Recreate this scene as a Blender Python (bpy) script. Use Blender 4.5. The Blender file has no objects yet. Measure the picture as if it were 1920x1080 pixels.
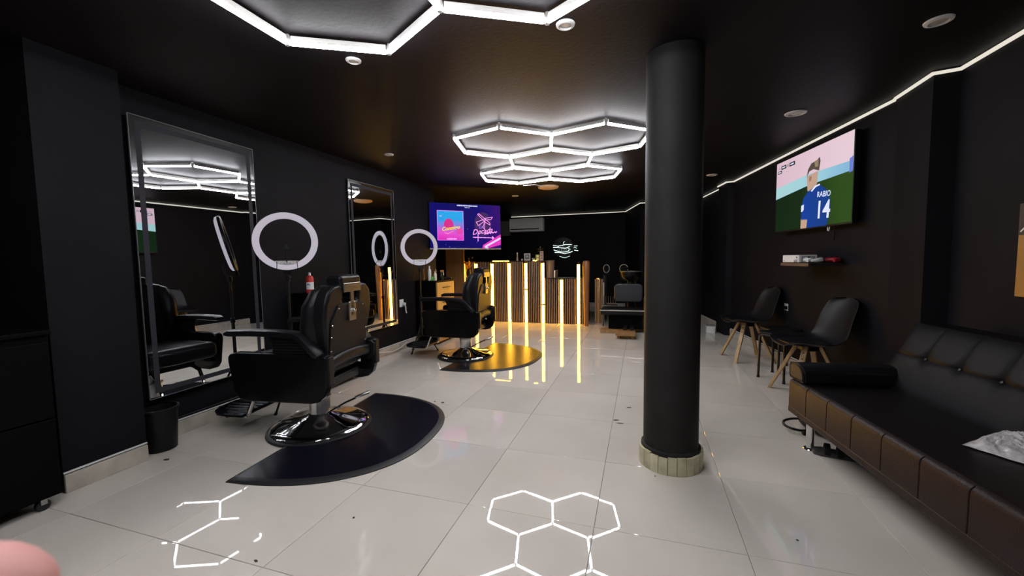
import bpy, bmesh, math, random
from mathutils import Vector, Matrix
random.seed(7)
PI = math.pi
scn = bpy.context.scene
COL = scn.collection

# ------------------------------------------------------------------ camera
CAM = Vector((1.3884, -1.1321, 1.1749))
YAW, PITCH, ROLL, FPX = -.307358623, .0693741625, -.0145393952, 763.238
def cam_axes():
    cy, sy, cp, sp = math.cos(YAW), math.sin(YAW), math.cos(PITCH), math.sin(PITCH)
    f = Vector((sy*cp, cy*cp, -sp)); r = Vector((cy, -sy, 0)); u = r.cross(f)
    return math.cos(ROLL)*r+math.sin(ROLL)*u, -math.sin(ROLL)*r+math.cos(ROLL)*u, f
cr, cu, cf = cam_axes()
cd = bpy.data.cameras.new('camera'); cd.sensor_width = 36; cd.lens = 36*FPX/1920
cd.clip_start = .01; cd.clip_end = 60
cd.dof.use_dof = True; cd.dof.focus_distance = 3.2; cd.dof.aperture_fstop = 14
cam = bpy.data.objects.new('camera', cd); COL.objects.link(cam)
m3 = Matrix((cr, cu, -cf)).transposed()
cam.matrix_world = Matrix.Translation(CAM) @ m3.to_4x4()
scn.camera = cam
# ------------------------------------------------------------------ world, exposure
w = bpy.data.worlds.new('world'); scn.world = w; w.use_nodes = True
w.node_tree.nodes['Background'].inputs[0].default_value = (.02, .02, .025, 1)
w.node_tree.nodes['Background'].inputs[1].default_value = .2
scn.view_settings.view_transform = 'Standard'; scn.view_settings.look = 'None'
scn.view_settings.exposure = 0.0; scn.view_settings.gamma = 1; scn.view_settings.use_curve_mapping = False
HEX_POWER = 62.0      # neon tubes of the two ceiling lights
LED_POWER = 27.0      # warm strips on the counter
STRIP_POWER = 0.8     # thin strip under the ceiling of the right wall

# ------------------------------------------------------------------ materials
def lin(c):
    if isinstance(c, str):
        c = [int(c[i:i+2], 16)/255 for i in (0, 2, 4)]
    return tuple(x/12.92 if x <= .04045 else ((x+.055)/1.055)**2.4 for x in c)
MATS = {}
def mat(name, col, rough=.5, metal=0, spec=.5, noise=0, nscale=8, bump=0, bscale=60, coat=0, rnd=0, stretch=None, col2=None, trans=0, alpha=1, sheen=0):
    if name in MATS: return MATS[name]
    m = bpy.data.materials.new(name); m.use_nodes = True; nt = m.node_tree; b = nt.nodes['Principled BSDF']
    c = col if not isinstance(col, str) else lin(col)
    b.inputs['Base Color'].default_value = (*c, 1); b.inputs['Roughness'].default_value = rough
    b.inputs['Metallic'].default_value = metal; b.inputs['Specular IOR Level'].default_value = spec
    b.inputs['Coat Weight'].default_value = coat; b.inputs['Coat Roughness'].default_value = .08
    b.inputs['Transmission Weight'].default_value = trans; b.inputs['Alpha'].default_value = alpha
    tc = nt.nodes.new('ShaderNodeTexCoord'); src = tc.outputs['Object']
    if stretch:
        mp = nt.nodes.new('ShaderNodeMapping'); mp.inputs['Scale'].default_value = stretch
        nt.links.new(src, mp.inputs[0]); src = mp.outputs[0]
    colsock = None
    if noise or col2:
        n = nt.nodes.new('ShaderNodeTexNoise'); n.inputs['Scale'].default_value = nscale; n.inputs['Detail'].default_value = 6
        nt.links.new(src, n.inputs['Vector'])
        r = nt.nodes.new('ShaderNodeValToRGB'); r.color_ramp.elements[0].position = .3; r.color_ramp.elements[1].position = .7
        c2 = lin(col2) if isinstance(col2, str) else (col2 or tuple(x*(1-noise) for x in c))
        r.color_ramp.elements[0].color = (*c2, 1); r.color_ramp.elements[1].color = (*c, 1)
        nt.links.new(n.outputs['Fac'], r.inputs[0]); colsock = r.outputs[0]
        nt.links.new(colsock, b.inputs['Base Color'])
    if rnd:
        oi = nt.nodes.new('ShaderNodeObjectInfo'); mr = nt.nodes.new('ShaderNodeMapRange')
        mr.inputs[3].default_value = 1-rnd; mr.inputs[4].default_value = 1+rnd
        nt.links.new(oi.outputs['Random'], mr.inputs[0])
        mx = nt.nodes.new('ShaderNodeVectorMath'); mx.operation = 'SCALE'
        if colsock: nt.links.new(colsock, mx.inputs[0])
        else: mx.inputs[0].default_value = c
        nt.links.new(mr.outputs[0], mx.inputs['Scale']); nt.links.new(mx.outputs[0], b.inputs['Base Color'])
    if bump:
        n2 = nt.nodes.new('ShaderNodeTexNoise'); n2.inputs['Scale'].default_value = bscale; n2.inputs['Detail'].default_value = 4
        nt.links.new(src, n2.inputs['Vector'])
        bp = nt.nodes.new('ShaderNodeBump'); bp.inputs['Strength'].default_value = bump; bp.inputs['Distance'].default_value = .004
        nt.links.new(n2.outputs['Fac'], bp.inputs['Height']); nt.links.new(bp.outputs[0], b.inputs['Normal'])
    MATS[name] = m; return m
def emit(name, col, s, mis=True):
    if name in MATS: return MATS[name]
    m = bpy.data.materials.new(name); m.use_nodes = True; nt = m.node_tree; b = nt.nodes['Principled BSDF']
    c = col if not isinstance(col, str) else lin(col)
    b.inputs['Base Color'].default_value = (.02, .02, .02, 1)
    b.inputs['Emission Color'].default_value = (*c, 1); b.inputs['Emission Strength'].default_value = s
    b.inputs['Specular IOR Level'].default_value = .1
    MATS[name] = m; return m

BLACKWALL = mat('black_wall_paint', (.0090, .0083, .0106), .6, spec=.08, noise=.25, nscale=3, bump=.25, bscale=90)
CEIL = mat('dark_ceiling_paint', (.0130, .0105, .0125), .5, spec=.10, noise=.3, nscale=2.2, bump=.25, bscale=40)
COLUMNM = mat('charcoal_column_paint', (.022, .0210, .020), .6, spec=.15, noise=.3, nscale=5, bump=.2, bscale=40)
CREAM = mat('cream_baseboard_tile', (.54, .49, .42), .35, noise=.35, nscale=9, rnd=.06)
YCREAM = mat('yellowed_tile', (.62, .58, .38), .4, noise=.4, nscale=14, rnd=.1)
GROUT = mat('dark_grout', (.16, .145, .13), .8)
BLKLEATHER = mat('black_leather', (.006, .006, .0075), .33, bump=.25, bscale=260, spec=.25)
BLKVINYL = mat('black_back_cover', (.010, .008, .008), .42, spec=.2, bump=.1, bscale=300)
BRNLEATHER = mat('dark_brown_leather', (.024, .0140, .0130), .40, spec=.2, bump=.3, bscale=220, noise=.3, nscale=10)
BLKPLASTIC = mat('black_plastic', (.006, .006, .007), .4, spec=.25)
BLKSHELL = mat('black_chair_shell', (.006, .006, .008), .4, spec=.22)
BLKGLOSS = mat('black_gloss', (.004, .004, .005), .18, spec=.2)
BLKLAMINATE = mat('black_laminate', (.0025, .0025, .0032), .5, spec=.05)
RUBBER = mat('black_rubber_mat', (.004, .004, .009), .26, spec=.11, bump=.04, bscale=300)
RUBBEREDGE = mat('rubber_mat_edge', (.008, .008, .010), .5)
BLKMETAL = mat('black_metal', (.010, .010, .010), .35, metal=.2)
CHROME = mat('chrome', (.82, .82, .83), .07, metal=1)
STEEL = mat('brushed_steel', (.55, .53, .50), .28, metal=1)
GOLDM = mat('gold_metal', (.72, .48, .18), .25, metal=1)
WHITEP = mat('white_plastic', (.72, .71, .70), .4)
GREYP = mat('grey_plastic', (.22, .21, .20), .5)
DIFFUSER = emit('lit_ring_diffuser', 'cfc7d4', .75)
OAK = mat('pale_oak_leg', (.55, .36, .16), .45, noise=.35, nscale=6, stretch=(8, 8, 1))
SLAT = mat('walnut_slat', (.42, .28, .17), .5, noise=.35, nscale=5, stretch=(10, 10, 1), rnd=.15)
SLATBACK = mat('dark_slat_backing', (.010, .006, .004), .8, spec=.1)
WOOD = mat('orange_wood', (.52, .27, .09), .45, noise=.3, nscale=4, stretch=(1, 12, 1))
WOODP = mat('brown_wood_panel', (.36, .19, .07), .5, noise=.3, nscale=4, stretch=(12, 12, 1))
MIRROR = mat('mirror_glass', (.80, .82, .84), .0, metal=1)
FROST = mat('frosted_band', (.030, .030, .038), .5, spec=.1)
GLASSEDGE = mat('glass_edge', (.16, .17, .18), .3, metal=.3)
SKIN = mat('skin', (.60, .27, .25), .55, noise=.12, nscale=60)
ACRYL = mat('clear_acrylic', (.85, .85, .85), .1, trans=.6)
TUBE = emit('neon_tube_white', (.97, .965, 1.0), HEX_POWER)
HOUSING = mat('tube_housing', (.85, .83, .80), .4)
LED = emit('warm_led_strip', (1.0, .49, .038), LED_POWER)
CEILSTRIP = emit('ceiling_strip_glow', (1.0, .93, .80), STRIP_POWER)

# polished beige porcelain: veiny colour, specks, per tile tone
def floor_material():
    m = bpy.data.materials.new('polished_beige_tile'); m.use_nodes = True; nt = m.node_tree; b = nt.nodes['Principled BSDF']
    tc = nt.nodes.new('ShaderNodeTexCoord'); geo = nt.nodes.new('ShaderNodeNewGeometry')
    n = nt.nodes.new('ShaderNodeTexNoise'); n.inputs['Scale'].default_value = 1.7; n.inputs['Detail'].default_value = 5
    nt.links.new(geo.outputs['Position'], n.inputs['Vector'])
    r = nt.nodes.new('ShaderNodeValToRGB')
    r.color_ramp.elements[0].position = .3; r.color_ramp.elements[0].color = (.57, .525, .465, 1)
    r.color_ramp.elements[1].position = .7; r.color_ramp.elements[1].color = (.65, .605, .545, 1)
    nt.links.new(n.outputs['Fac'], r.inputs[0])
    oi = nt.nodes.new('ShaderNodeObjectInfo'); mr = nt.nodes.new('ShaderNodeMapRange'); mr.inputs[3].default_value = .95; mr.inputs[4].default_value = 1.04
    nt.links.new(oi.outputs['Random'], mr.inputs[0])
    mx = nt.nodes.new('ShaderNodeVectorMath'); mx.operation = 'SCALE'
    nt.links.new(r.outputs[0], mx.inputs[0]); nt.links.new(mr.outputs[0], mx.inputs['Scale'])
    nt.links.new(mx.outputs[0], b.inputs['Base Color'])
    n3 = nt.nodes.new('ShaderNodeTexNoise'); n3.inputs['Scale'].default_value = 6; n3.inputs['Detail'].default_value = 5
    nt.links.new(geo.outputs['Position'], n3.inputs['Vector'])
    rr = nt.nodes.new('ShaderNodeMapRange'); rr.inputs[1].default_value = .4; rr.inputs[2].default_value = .75; rr.inputs[3].default_value = .006; rr.inputs[4].default_value = .035
    nt.links.new(n3.outputs['Fac'], rr.inputs[0]); nt.links.new(rr.outputs[0], b.inputs['Roughness'])
    b.inputs['Specular IOR Level'].default_value = .5
    return m
TILE = floor_material()

# ------------------------------------------------------------------ mesh helpers
def V(*a): return Vector(a)
def new(): return bmesh.new()
def box(bm, x0, x1, y0, y1, z0, z1, M=None):
    vs = [bm.verts.new((x, y, z)) for z in (z0, z1) for x, y in ((x0, y0), (x1, y0), (x1, y1), (x0, y1))]
    for f in ((3, 2, 1, 0), (4, 5, 6, 7), (0, 1, 5, 4), (1, 2, 6, 5), (2, 3, 7, 6), (3, 0, 4, 7)):
        bm.faces.new([vs[i] for i in f])
    if M:
        for v in vs: v.co = M @ v.co
    return bm
def frame(d):
    d = d.normalized(); a = V(0, 0, 1) if abs(d.z) < .9 else V(1, 0, 0)
    s = d.cross(a).normalized(); return s, s.cross(d).normalized()
def ring(bm, c, s, t, r, seg, r2=None):
    r2 = r2 or r
    return [bm.verts.new(c+s*(r*math.cos(2*PI*k/seg))+t*(r2*math.sin(2*PI*k/seg))) for k in range(seg)]
def bridge(bm, a, b):
    n = len(a)
    for k in range(n): bm.faces.new((a[k], a[(k+1) % n], b[(k+1) % n], b[k]))
def cyl(bm, p0, p1, r0, r1=None, seg=16, cap=True):
    p0, p1 = Vector(p0), Vector(p1); r1 = r0 if r1 is None else r1
    s, t = frame(p1-p0); a = ring(bm, p0, s, t, r0, seg); b = ring(bm, p1, s, t, r1, seg); bridge(bm, a, b)
    if cap: bm.faces.new(a[::-1]); bm.faces.new(b)
    return bm
def tube(bm, pts, r, seg=8, closed=False):
    pts = [Vector(p) for p in pts]; n = len(pts); rings = []; ps = None
    for i, p in enumerate(pts):
        if closed: d = pts[(i+1) % n]-pts[i-1]
        else: d = pts[min(i+1, n-1)]-pts[max(i-1, 0)]
        d.normalize()
        if ps is None: s, t = frame(d)
        else:
            s = ps-d*ps.dot(d); s.normalize(); t = s.cross(d).normalized()
        ps = s; rr = r[i] if isinstance(r, (list, tuple)) else r
        rings.append(ring(bm, p, s, t, rr, seg))
    for i in range(n-1): bridge(bm, rings[i], rings[i+1])
    if closed: bridge(bm, rings[-1], rings[0])
    else: bm.faces.new(rings[0][::-1]); bm.faces.new(rings[-1])
    return bm
def lathe(bm, prof, seg=32, c=(0, 0, 0)):
    c = Vector(c); rings = []
    for r, z in prof:
        if r < 1e-5: rings.append([bm.verts.new(c+V(0, 0, z))])
        else: rings.append([bm.verts.new(c+V(r*math.cos(2*PI*k/seg), r*math.sin(2*PI*k/seg), z)) for k in range(seg)])
    for a, b in zip(rings, rings[1:]):
        for k in range(seg):
            k2 = (k+1) % seg
            if len(a) == 1 and len(b) == 1: continue
            if len(a) == 1: bm.faces.new((a[0], b[k2], b[k]))
            elif len(b) == 1: bm.faces.new((a[k], a[k2], b[0]))
            else: bm.faces.new((a[k], a[k2], b[k2], b[k]))
    return bm
def prism(bm, poly, a0, a1, axis='z'):
    def P(u, v, a): return (u, v, a) if axis == 'z' else ((u, a, v) if axis == 'y' else (a, u, v))
    A = [bm.verts.new(P(u, v, a0)) for u, v in poly]; B = [bm.verts.new(P(u, v, a1)) for u, v in poly]
    n = len(poly)
    bm.faces.new(A[::-1]); bm.faces.new(B)
    for k in range(n): bm.faces.new((A[k], A[(k+1) % n], B[(k+1) % n], B[k]))
    return bm
def rrect(x0, x1, y0, y1, r, seg=4):
    out = []
    for cx, cy, a in ((x1-r, y1-r, 0), (x0+r, y1-r, 90), (x0+r, y0+r, 180), (x1-r, y0+r, 270)):
        for k in range(seg+1):
            t = math.radians(a+90*k/seg); out.append((cx+r*math.cos(t), cy+r*math.sin(t)))
    return out
def obj(name, bm, m, parent=None, smooth=True, bevel=0, bseg=2, loc=None, rot=None, sub=0):
    bmesh.ops.recalc_face_normals(bm, faces=bm.faces)
    me = bpy.data.meshes.new(name); bm.to_mesh(me); bm.free()
    return link(name, me, m, parent, smooth, bevel, bseg, loc, rot, sub)
def link(name, me, m, parent=None, smooth=True, bevel=0, bseg=2, loc=None, rot=None, sub=0):
    if m and not me.materials: me.materials.append(m)
    o = bpy.data.objects.new(name, me); COL.objects.link(o)
    if parent: o.parent = parent
    if loc: o.location = loc
    if rot: o.rotation_euler = rot
    if smooth:
        me.polygons.foreach_set('use_smooth', [True]*len(me.polygons))
        if not bevel and not sub and len(me.polygons) < 30000:
            try: me.set_sharp_from_angle(angle=math.radians(38))
            except Exception: pass
    if bevel:
        b = o.modifiers.new('bevel', 'BEVEL'); b.width = bevel; b.segments = bseg; b.limit_method = 'ANGLE'; b.angle_limit = math.radians(35); b.harden_normals = smooth
    if sub:
        s = o.modifiers.new('subdivision', 'SUBSURF'); s.levels = sub; s.render_levels = sub
    return o
def tag(o, label=None, cat=None, group=None, kind=None):
    if label: o['label'] = label
    if cat: o['category'] = cat
    if group: o['group'] = group
    if kind: o['kind'] = kind
    return o
def thing(name, label, cat, loc=(0, 0, 0), rz=0, group=None):
    o = bpy.data.objects.new(name, None); COL.objects.link(o); o.empty_display_size = .1
    o.location = loc; o.rotation_euler = (0, 0, rz)
    return tag(o, label, cat, group)
def struct(name, bm, m, label=None, **k):
    o = obj(name, bm, m, **k); o['kind'] = 'structure'
    if label: o['label'] = label
    return o
def copy_tree(o, parent=None):
    c = o.copy(); COL.objects.link(c); c.parent = parent
    for ch in list(o.children): copy_tree(ch, c)
    return c
def text_mesh(s, size, shear=0, bold=0, depth=0):
    cu_ = bpy.data.curves.new('lettering', 'FONT'); cu_.body = s; cu_.size = size; cu_.shear = shear
    cu_.align_x = 'CENTER'; cu_.align_y = 'CENTER'; cu_.offset = bold; cu_.extrude = depth; cu_.resolution_u = 3
    o = bpy.data.objects.new('lettering', cu_); COL.objects.link(o)
    dg = bpy.context.evaluated_depsgraph_get()
    me = bpy.data.meshes.new_from_object(o.evaluated_get(dg))
    bpy.data.objects.remove(o); bpy.data.curves.remove(cu_)
    me.materials.clear(); return me

# ------------------------------------------------------------------ room shell
ZC = 2.275
# floor: grout bed and 60 cm tiles, each a part
fb = new(); box(fb, -2.7, 3.6, -3.6, 9.2, -.12, -.004)
floor = struct('floor', fb, GROUT, 'polished beige porcelain tile floor', smooth=False)
tb = new(); box(tb, -.2989, .2989, -.2989, .2989, -.010, 0)
bmesh.ops.bevel(tb, geom=[e for e in tb.edges if all(v.co.z > -.001 for v in e.verts)], offset=.0012, segments=1, affect='EDGES')
bmesh.ops.recalc_face_normals(tb, faces=tb.faces)
tile_me = bpy.data.meshes.new('tile'); tb.to_mesh(tile_me); tb.free(); tile_me.materials.append(TILE)
for i in range(-5, 6):
    for j in range(-5, 15):
        cx, cy = (i+.5)*.6, (j+.5)*.6
        if cx < -1.9 and (cy < 4.4): continue
        o = bpy.data.objects.new('tile', tile_me); COL.objects.link(o); o.parent = floor
        o.location = (cx, cy, 0); o.rotation_euler = (random.uniform(-.0016, .0016), random.uniform(-.0016, .0016), 0)
struct('ceiling', box(new(), -2.7, 3.6, -3.6, 9.2, ZC, ZC+.15), CEIL, 'dark painted ceiling', smooth=False)

XL = -1.65
def wall(name, poly, label=None, m=BLACKWALL, z0=0, z1=ZC):
    return struct(name, prism(new(), poly, z0, z1), m, label, smooth=False)
wall('wall_left', [(-1.85, .474), (XL, .474), (XL, 4.55), (-1.85, 4.55)], 'black painted left wall with mirrors')
wall('wall_left_pillar', [(-1.95, .10), (-1.45, .10), (-1.45, .474), (-1.95, .474)], 'black square pillar on left wall')
wall('wall_left_near', [(-2.1, -3.6), (-1.95, -3.6), (-1.95, .474), (-2.1, .474)])
wall('wall_left_return', [(-2.7, 4.35), (-1.85, 4.35), (-1.85, 4.55), (-2.7, 4.55)])
wall('wall_left_far', [(-2.7, 4.55), (-2.55, 4.55), (-2.55, 9.0), (-2.7, 9.0)])
wall('wall_back', [(-2.7, 8.8), (1.2, 8.8), (1.2, 9.0), (-2.7, 9.0)], 'black back wall behind counter')
wall('wall_back_right', [(1.04, 8.8), (1.36, 7.38), (2.36, 7.55), (2.6, 9.0), (1.04, 9.0)])
wall('wall_front', [(-2.1, -3.6), (3.5, -3.6), (3.5, -3.45), (-2.1, -3.45)])
def xw(y, off=0): return 3.10-.1405*(y-2.54)-off
wall('wall_right_far', [(3.10, 2.45), (xw(7.7), 7.7), (xw(7.7)+.2, 7.7), (3.4, 2.45)], 'black slanted right wall behind waiting chairs')
wall('wall_right_near', [(3.19, -3.6), (3.4, -3.6), (3.4, 2.07), (3.19, 2.07)], 'black right wall behind sofa')
wall('wall_right_pilaster', [(3.19, 2.05), (3.40, 2.05), (3.40, 2.47), (3.09, 2.47), (3.075, 2.08)], 'black pilaster beside sofa')
wall('wall_right_pilaster_far', [(xw(5.56), 5.56), (xw(5.56, .09), 5.58), (xw(5.95, .09), 5.95), (xw(5.95), 5.97)])

# baseboards: cream tile pieces along the walls
def baseboard(name, p0, p1, nrm, h=.098, th=.014):
    p0, p1 = Vector(p0), Vector(p1); L = (p1-p0).length; d = (p1-p0)/L
    root = bpy.data.objects.new(name, None); COL.objects.link(root); root['kind'] = 'structure'; root['label'] = 'cream tile baseboard with worn paint edge'
    k = 0; s = 0
    while s < L-.01:
        e = min(s+.6, L); bm = new()
        a = p0+d*(s+.001); b = p0+d*(e-.001); n = Vector(nrm)*th
        prism(bm, [(a.x, a.y), (b.x, b.y), (b.x+n.x, b.y+n.y), (a.x+n.x, a.y+n.y)], 0.0005, h+random.uniform(-.003, .003))
        obj('tile_strip', bm, CREAM, root, smooth=False, bevel=.002, bseg=1); s = e
    # unpainted bright lip and ragged black paint edge above the tile
    bm = new(); a, b, n = p0, p1, Vector(nrm)*(th*.55)
    prism(bm, [(a.x, a.y), (b.x, b.y), (b.x+n.x, b.y+n.y), (a.x+n.x, a.y+n.y)], h+.004, h+.012)
    obj('plaster_lip', bm, WHITEP, root, smooth=False)
    return root
baseboard('baseboard_left', (XL, .474, 0), (XL, 4.55, 0), (1, 0, 0))
baseboard('baseboard_pillar', (-1.45, .10, 0), (-1.45, .474, 0), (1, 0, 0))
baseboard('baseboard_right', (3.09, 2.47, 0), (xw(7.5), 7.5, 0), (-.99, -.139, 0))
baseboard('baseboard_back', (-2.55, 8.8, 0), (1.04, 8.8, 0), (0, -1, 0))

# thin strip under the ceiling along the right wall and the back wall
def trim(name, pts, z, r=.011):
    return struct(name, tube(new(), [(p[0], p[1], z) for p in pts], r, 6), CEILSTRIP, 'thin pale light strip under the ceiling', smooth=False)
trim('trim_1', [(3.176, -3.4), (3.176, 2.035), (3.060, 2.062), (3.072, 2.47)], 2.258)
trim('trim_2', [(3.085, 2.50), (xw(5.55, .015), 5.55), (xw(5.58, .105), 5.57), (xw(5.95, .105), 5.95)], 2.258)
trim('trim_3', [(xw(6.0, .02), 6.0), (xw(7.5, .02), 7.45), (1.36, 7.36), (1.03, 8.78), (-1.75, 8.78)], 2.25, .009)

# round column with broken tile skirt
CX, CY, CR = 1.556, 1.305, .148
colm = new(); lathe(colm, [(0, .02), (CR+.012, .02), (CR+.012, .112), (CR, .118), (CR, 1.0), (CR, ZC-.01), (0, ZC-.01)], 48)
column = struct('column', colm, COLUMNM, 'round charcoal column with a skirt of cut cream tiles'); column.location = (CX, CY, 0)
NT = 22
for k in range(NT):
    a0 = 2*PI*(k+.03)/NT; a1 = 2*PI*(k+.97)/NT; bm = new()
    h = .098+random.uniform(-.008, .006); q = []
    for a in (a0, (a0+a1)/2, a1): q.append((math.cos(a), math.sin(a)))
    ro, ri = CR+.024+random.uniform(-.0015, .0015), CR+.010
    prism(bm, [(x*ro, y*ro) for x, y in q]+[(x*ri, y*ri) for x, y in q[::-1]], 0, h)
    obj('tile', bm, YCREAM, column, smooth=False)

# ------------------------------------------------------------------ hexagon ceiling lights
def hex_light(label, c, side, rot, z):
    t = thing('hexagon_light', label, 'ceiling light', (c[0], c[1], z), rot, 'hexagon ceiling lights')
    w3 = math.sqrt(3); edges = {}; verts = {}
    for hx, hy in ((-w3/2, -1.5), (w3/2, -1.5), (0, 0), (-w3/2, 1.5), (w3/2, 1.5)):
        vs = [(round(hx+math.cos(math.radians(90+60*k)), 3), round(hy+math.sin(math.radians(90+60*k)), 3)) for k in range(6)]
        for k in range(6):
            e = tuple(sorted((vs[k], vs[(k+1) % 6]))); edges[e] = 1
        for v in vs: verts[v] = 1
    L = side-.034
    bt = new(); cyl(bt, (-L/2, 0, 0), (L/2, 0, 0), .0115, seg=10)
    me_t = obj('tube', bt, TUBE, t); me_t0 = me_t.data; bpy.data.objects.remove(me_t)
    bh = new(); prism(bh, [(-.012, .004), (.012, .004), (.012, .026), (.008, .032), (-.008, .032), (-.012, .026)], -L/2, L/2, 'x')
    oh = obj('housing', bh, HOUSING, t, smooth=False); me_h = oh.data; bpy.data.objects.remove(oh)
    bc = new(); lathe(bc, [(0, -.012), (.011, -.012), (.013, 0), (.013, .03), (.010, ZC-z-.001), (0, ZC-z-.001)], 10)
    oc = obj('connector', bc, ACRYL, t); me_c = oc.data; bpy.data.objects.remove(oc)
    for (a, b) in edges:
        mx, my = (a[0]+b[0])/2*side, (a[1]+b[1])/2*side; an = math.atan2(b[1]-a[1], b[0]-a[0])
        o = link('tube', me_t0, None, t, loc=(mx, my, 0), rot=(0, 0, an))
        h = link('housing', me_h, None, o, smooth=False)
    for v in verts: link('connector', me_c, None, t, loc=(v[0]*side, v[1]*side, 0))
    return t
hex_light('large white hexagon ceiling light nearest the camera, cut by top edge', (.571, -.451), .4725, 0.0, 2.235)
hex_light('white five-cell hexagon ceiling light left of the round column', (.437, 3.319), .488, math.radians(12.75), 2.235)

# ceiling downlights
def downlight(label, x, y, r):
    t = thing('downlight', label, 'downlight', (x, y, ZC), 0, 'round recessed downlights')
    obj('trim_ring', lathe(new(), [(r*.62, -.004), (r*.70, -.012), (r*.95, -.008), (r, -.001), (r*.62, -.0005)], 28), WHITEP, t)
    obj('lens', lathe(new(), [(0, -.006), (r*.35, -.009), (r*.6, -.003), (r*.6, -.001), (0, -.001)], 20), mat('frosted_lens', (.55, .52, .46), .25), t)
downlight('small white downlight left of the near hexagon light', -.116, .807, .041)
downlight('white downlight beside the right tip of the near hexagon light', 1.042, .847, .045)
downlight('white downlight in the upper right corner above the sofa', 2.722, 1.395, .055)
downlight('flat white downlight between column and wall television', 2.519, 2.614, .075)
downlight('small downlight above the second mirror on the left', -1.092, 2.561, .05)
downlight('small downlight above the television by the counter', -.688, 5.668, .06)
downlight('far downlight just right of the column near the slanted wall', 2.289, 4.985, .07)
t = thing('ceiling_rose', 'round beige ceiling lamp plate behind the far hexagon light', 'ceiling lamp', (.037, 5.018, ZC))
obj('plate', lathe(new(), [(0, -.035), (.11, -.033), (.15, -.022), (.16, -.001), (0, -.001)], 32), mat('beige_plate', (.62, .42, .26), .5), t)
obj('cable', tube(new(), [(-.02, -.05, -.02), (-.12, -.35, -.02), (-.18, -.75, -.10)], .006, 6), WHITEP, t)

# ------------------------------------------------------------------ mirrors
def mirror(label, y0, y1, z0, z1, swing=0):
    t = thing('wall_mirror', label, 'mirror', (XL+.013+max(0, math.sin(swing))*(y1-y0), y0, z0), swing, 'tall wall mirrors')
    t.rotation_euler = (0, -.006, swing)
    W, H = y1-y0, z1-z0
    obj('backing', box(new(), .001, .012, .02, W-.02, .02, H-.02), BLKPLASTIC, t, smooth=False)
    obj('glass', box(new(), .012, .018, 0, W, 0, H), MIRROR, t, smooth=False, bevel=.0015, bseg=1)
    b, i = .032, .032
    for nm, (a, c, d, e) in {'side': (i, i+b, i, H-i), 'side_far': (W-i-b, W-i, i, H-i), 'top': (i+b, W-i-b, H-i-b, H-i), 'bottom': (i+b, W-i-b, i, i+b)}.items():
        obj('frosted_band', box(new(), .018, .0186, a, c, d, e), FROST, t, smooth=False)
    bm = new()
    e = .0028
    box(bm, .010, .0195, -e, 0, -e, H+e); box(bm, .010, .0195, W, W+e, -e, H+e); box(bm, .010, .0195, 0, W, H, H+e); box(bm, .010, .0195, 0, W, -e, 0)
    obj('glass_edge', bm, GLASSEDGE, t, smooth=False)
mirror('tall wall mirror beside the pillar, reflecting the hexagon light', .585, 1.455, .318, 2.098, math.radians(2.7))
mirror('tall wall mirror further back, reflecting the glowing counter', 2.585, 3.425, .365, 2.068)

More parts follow.
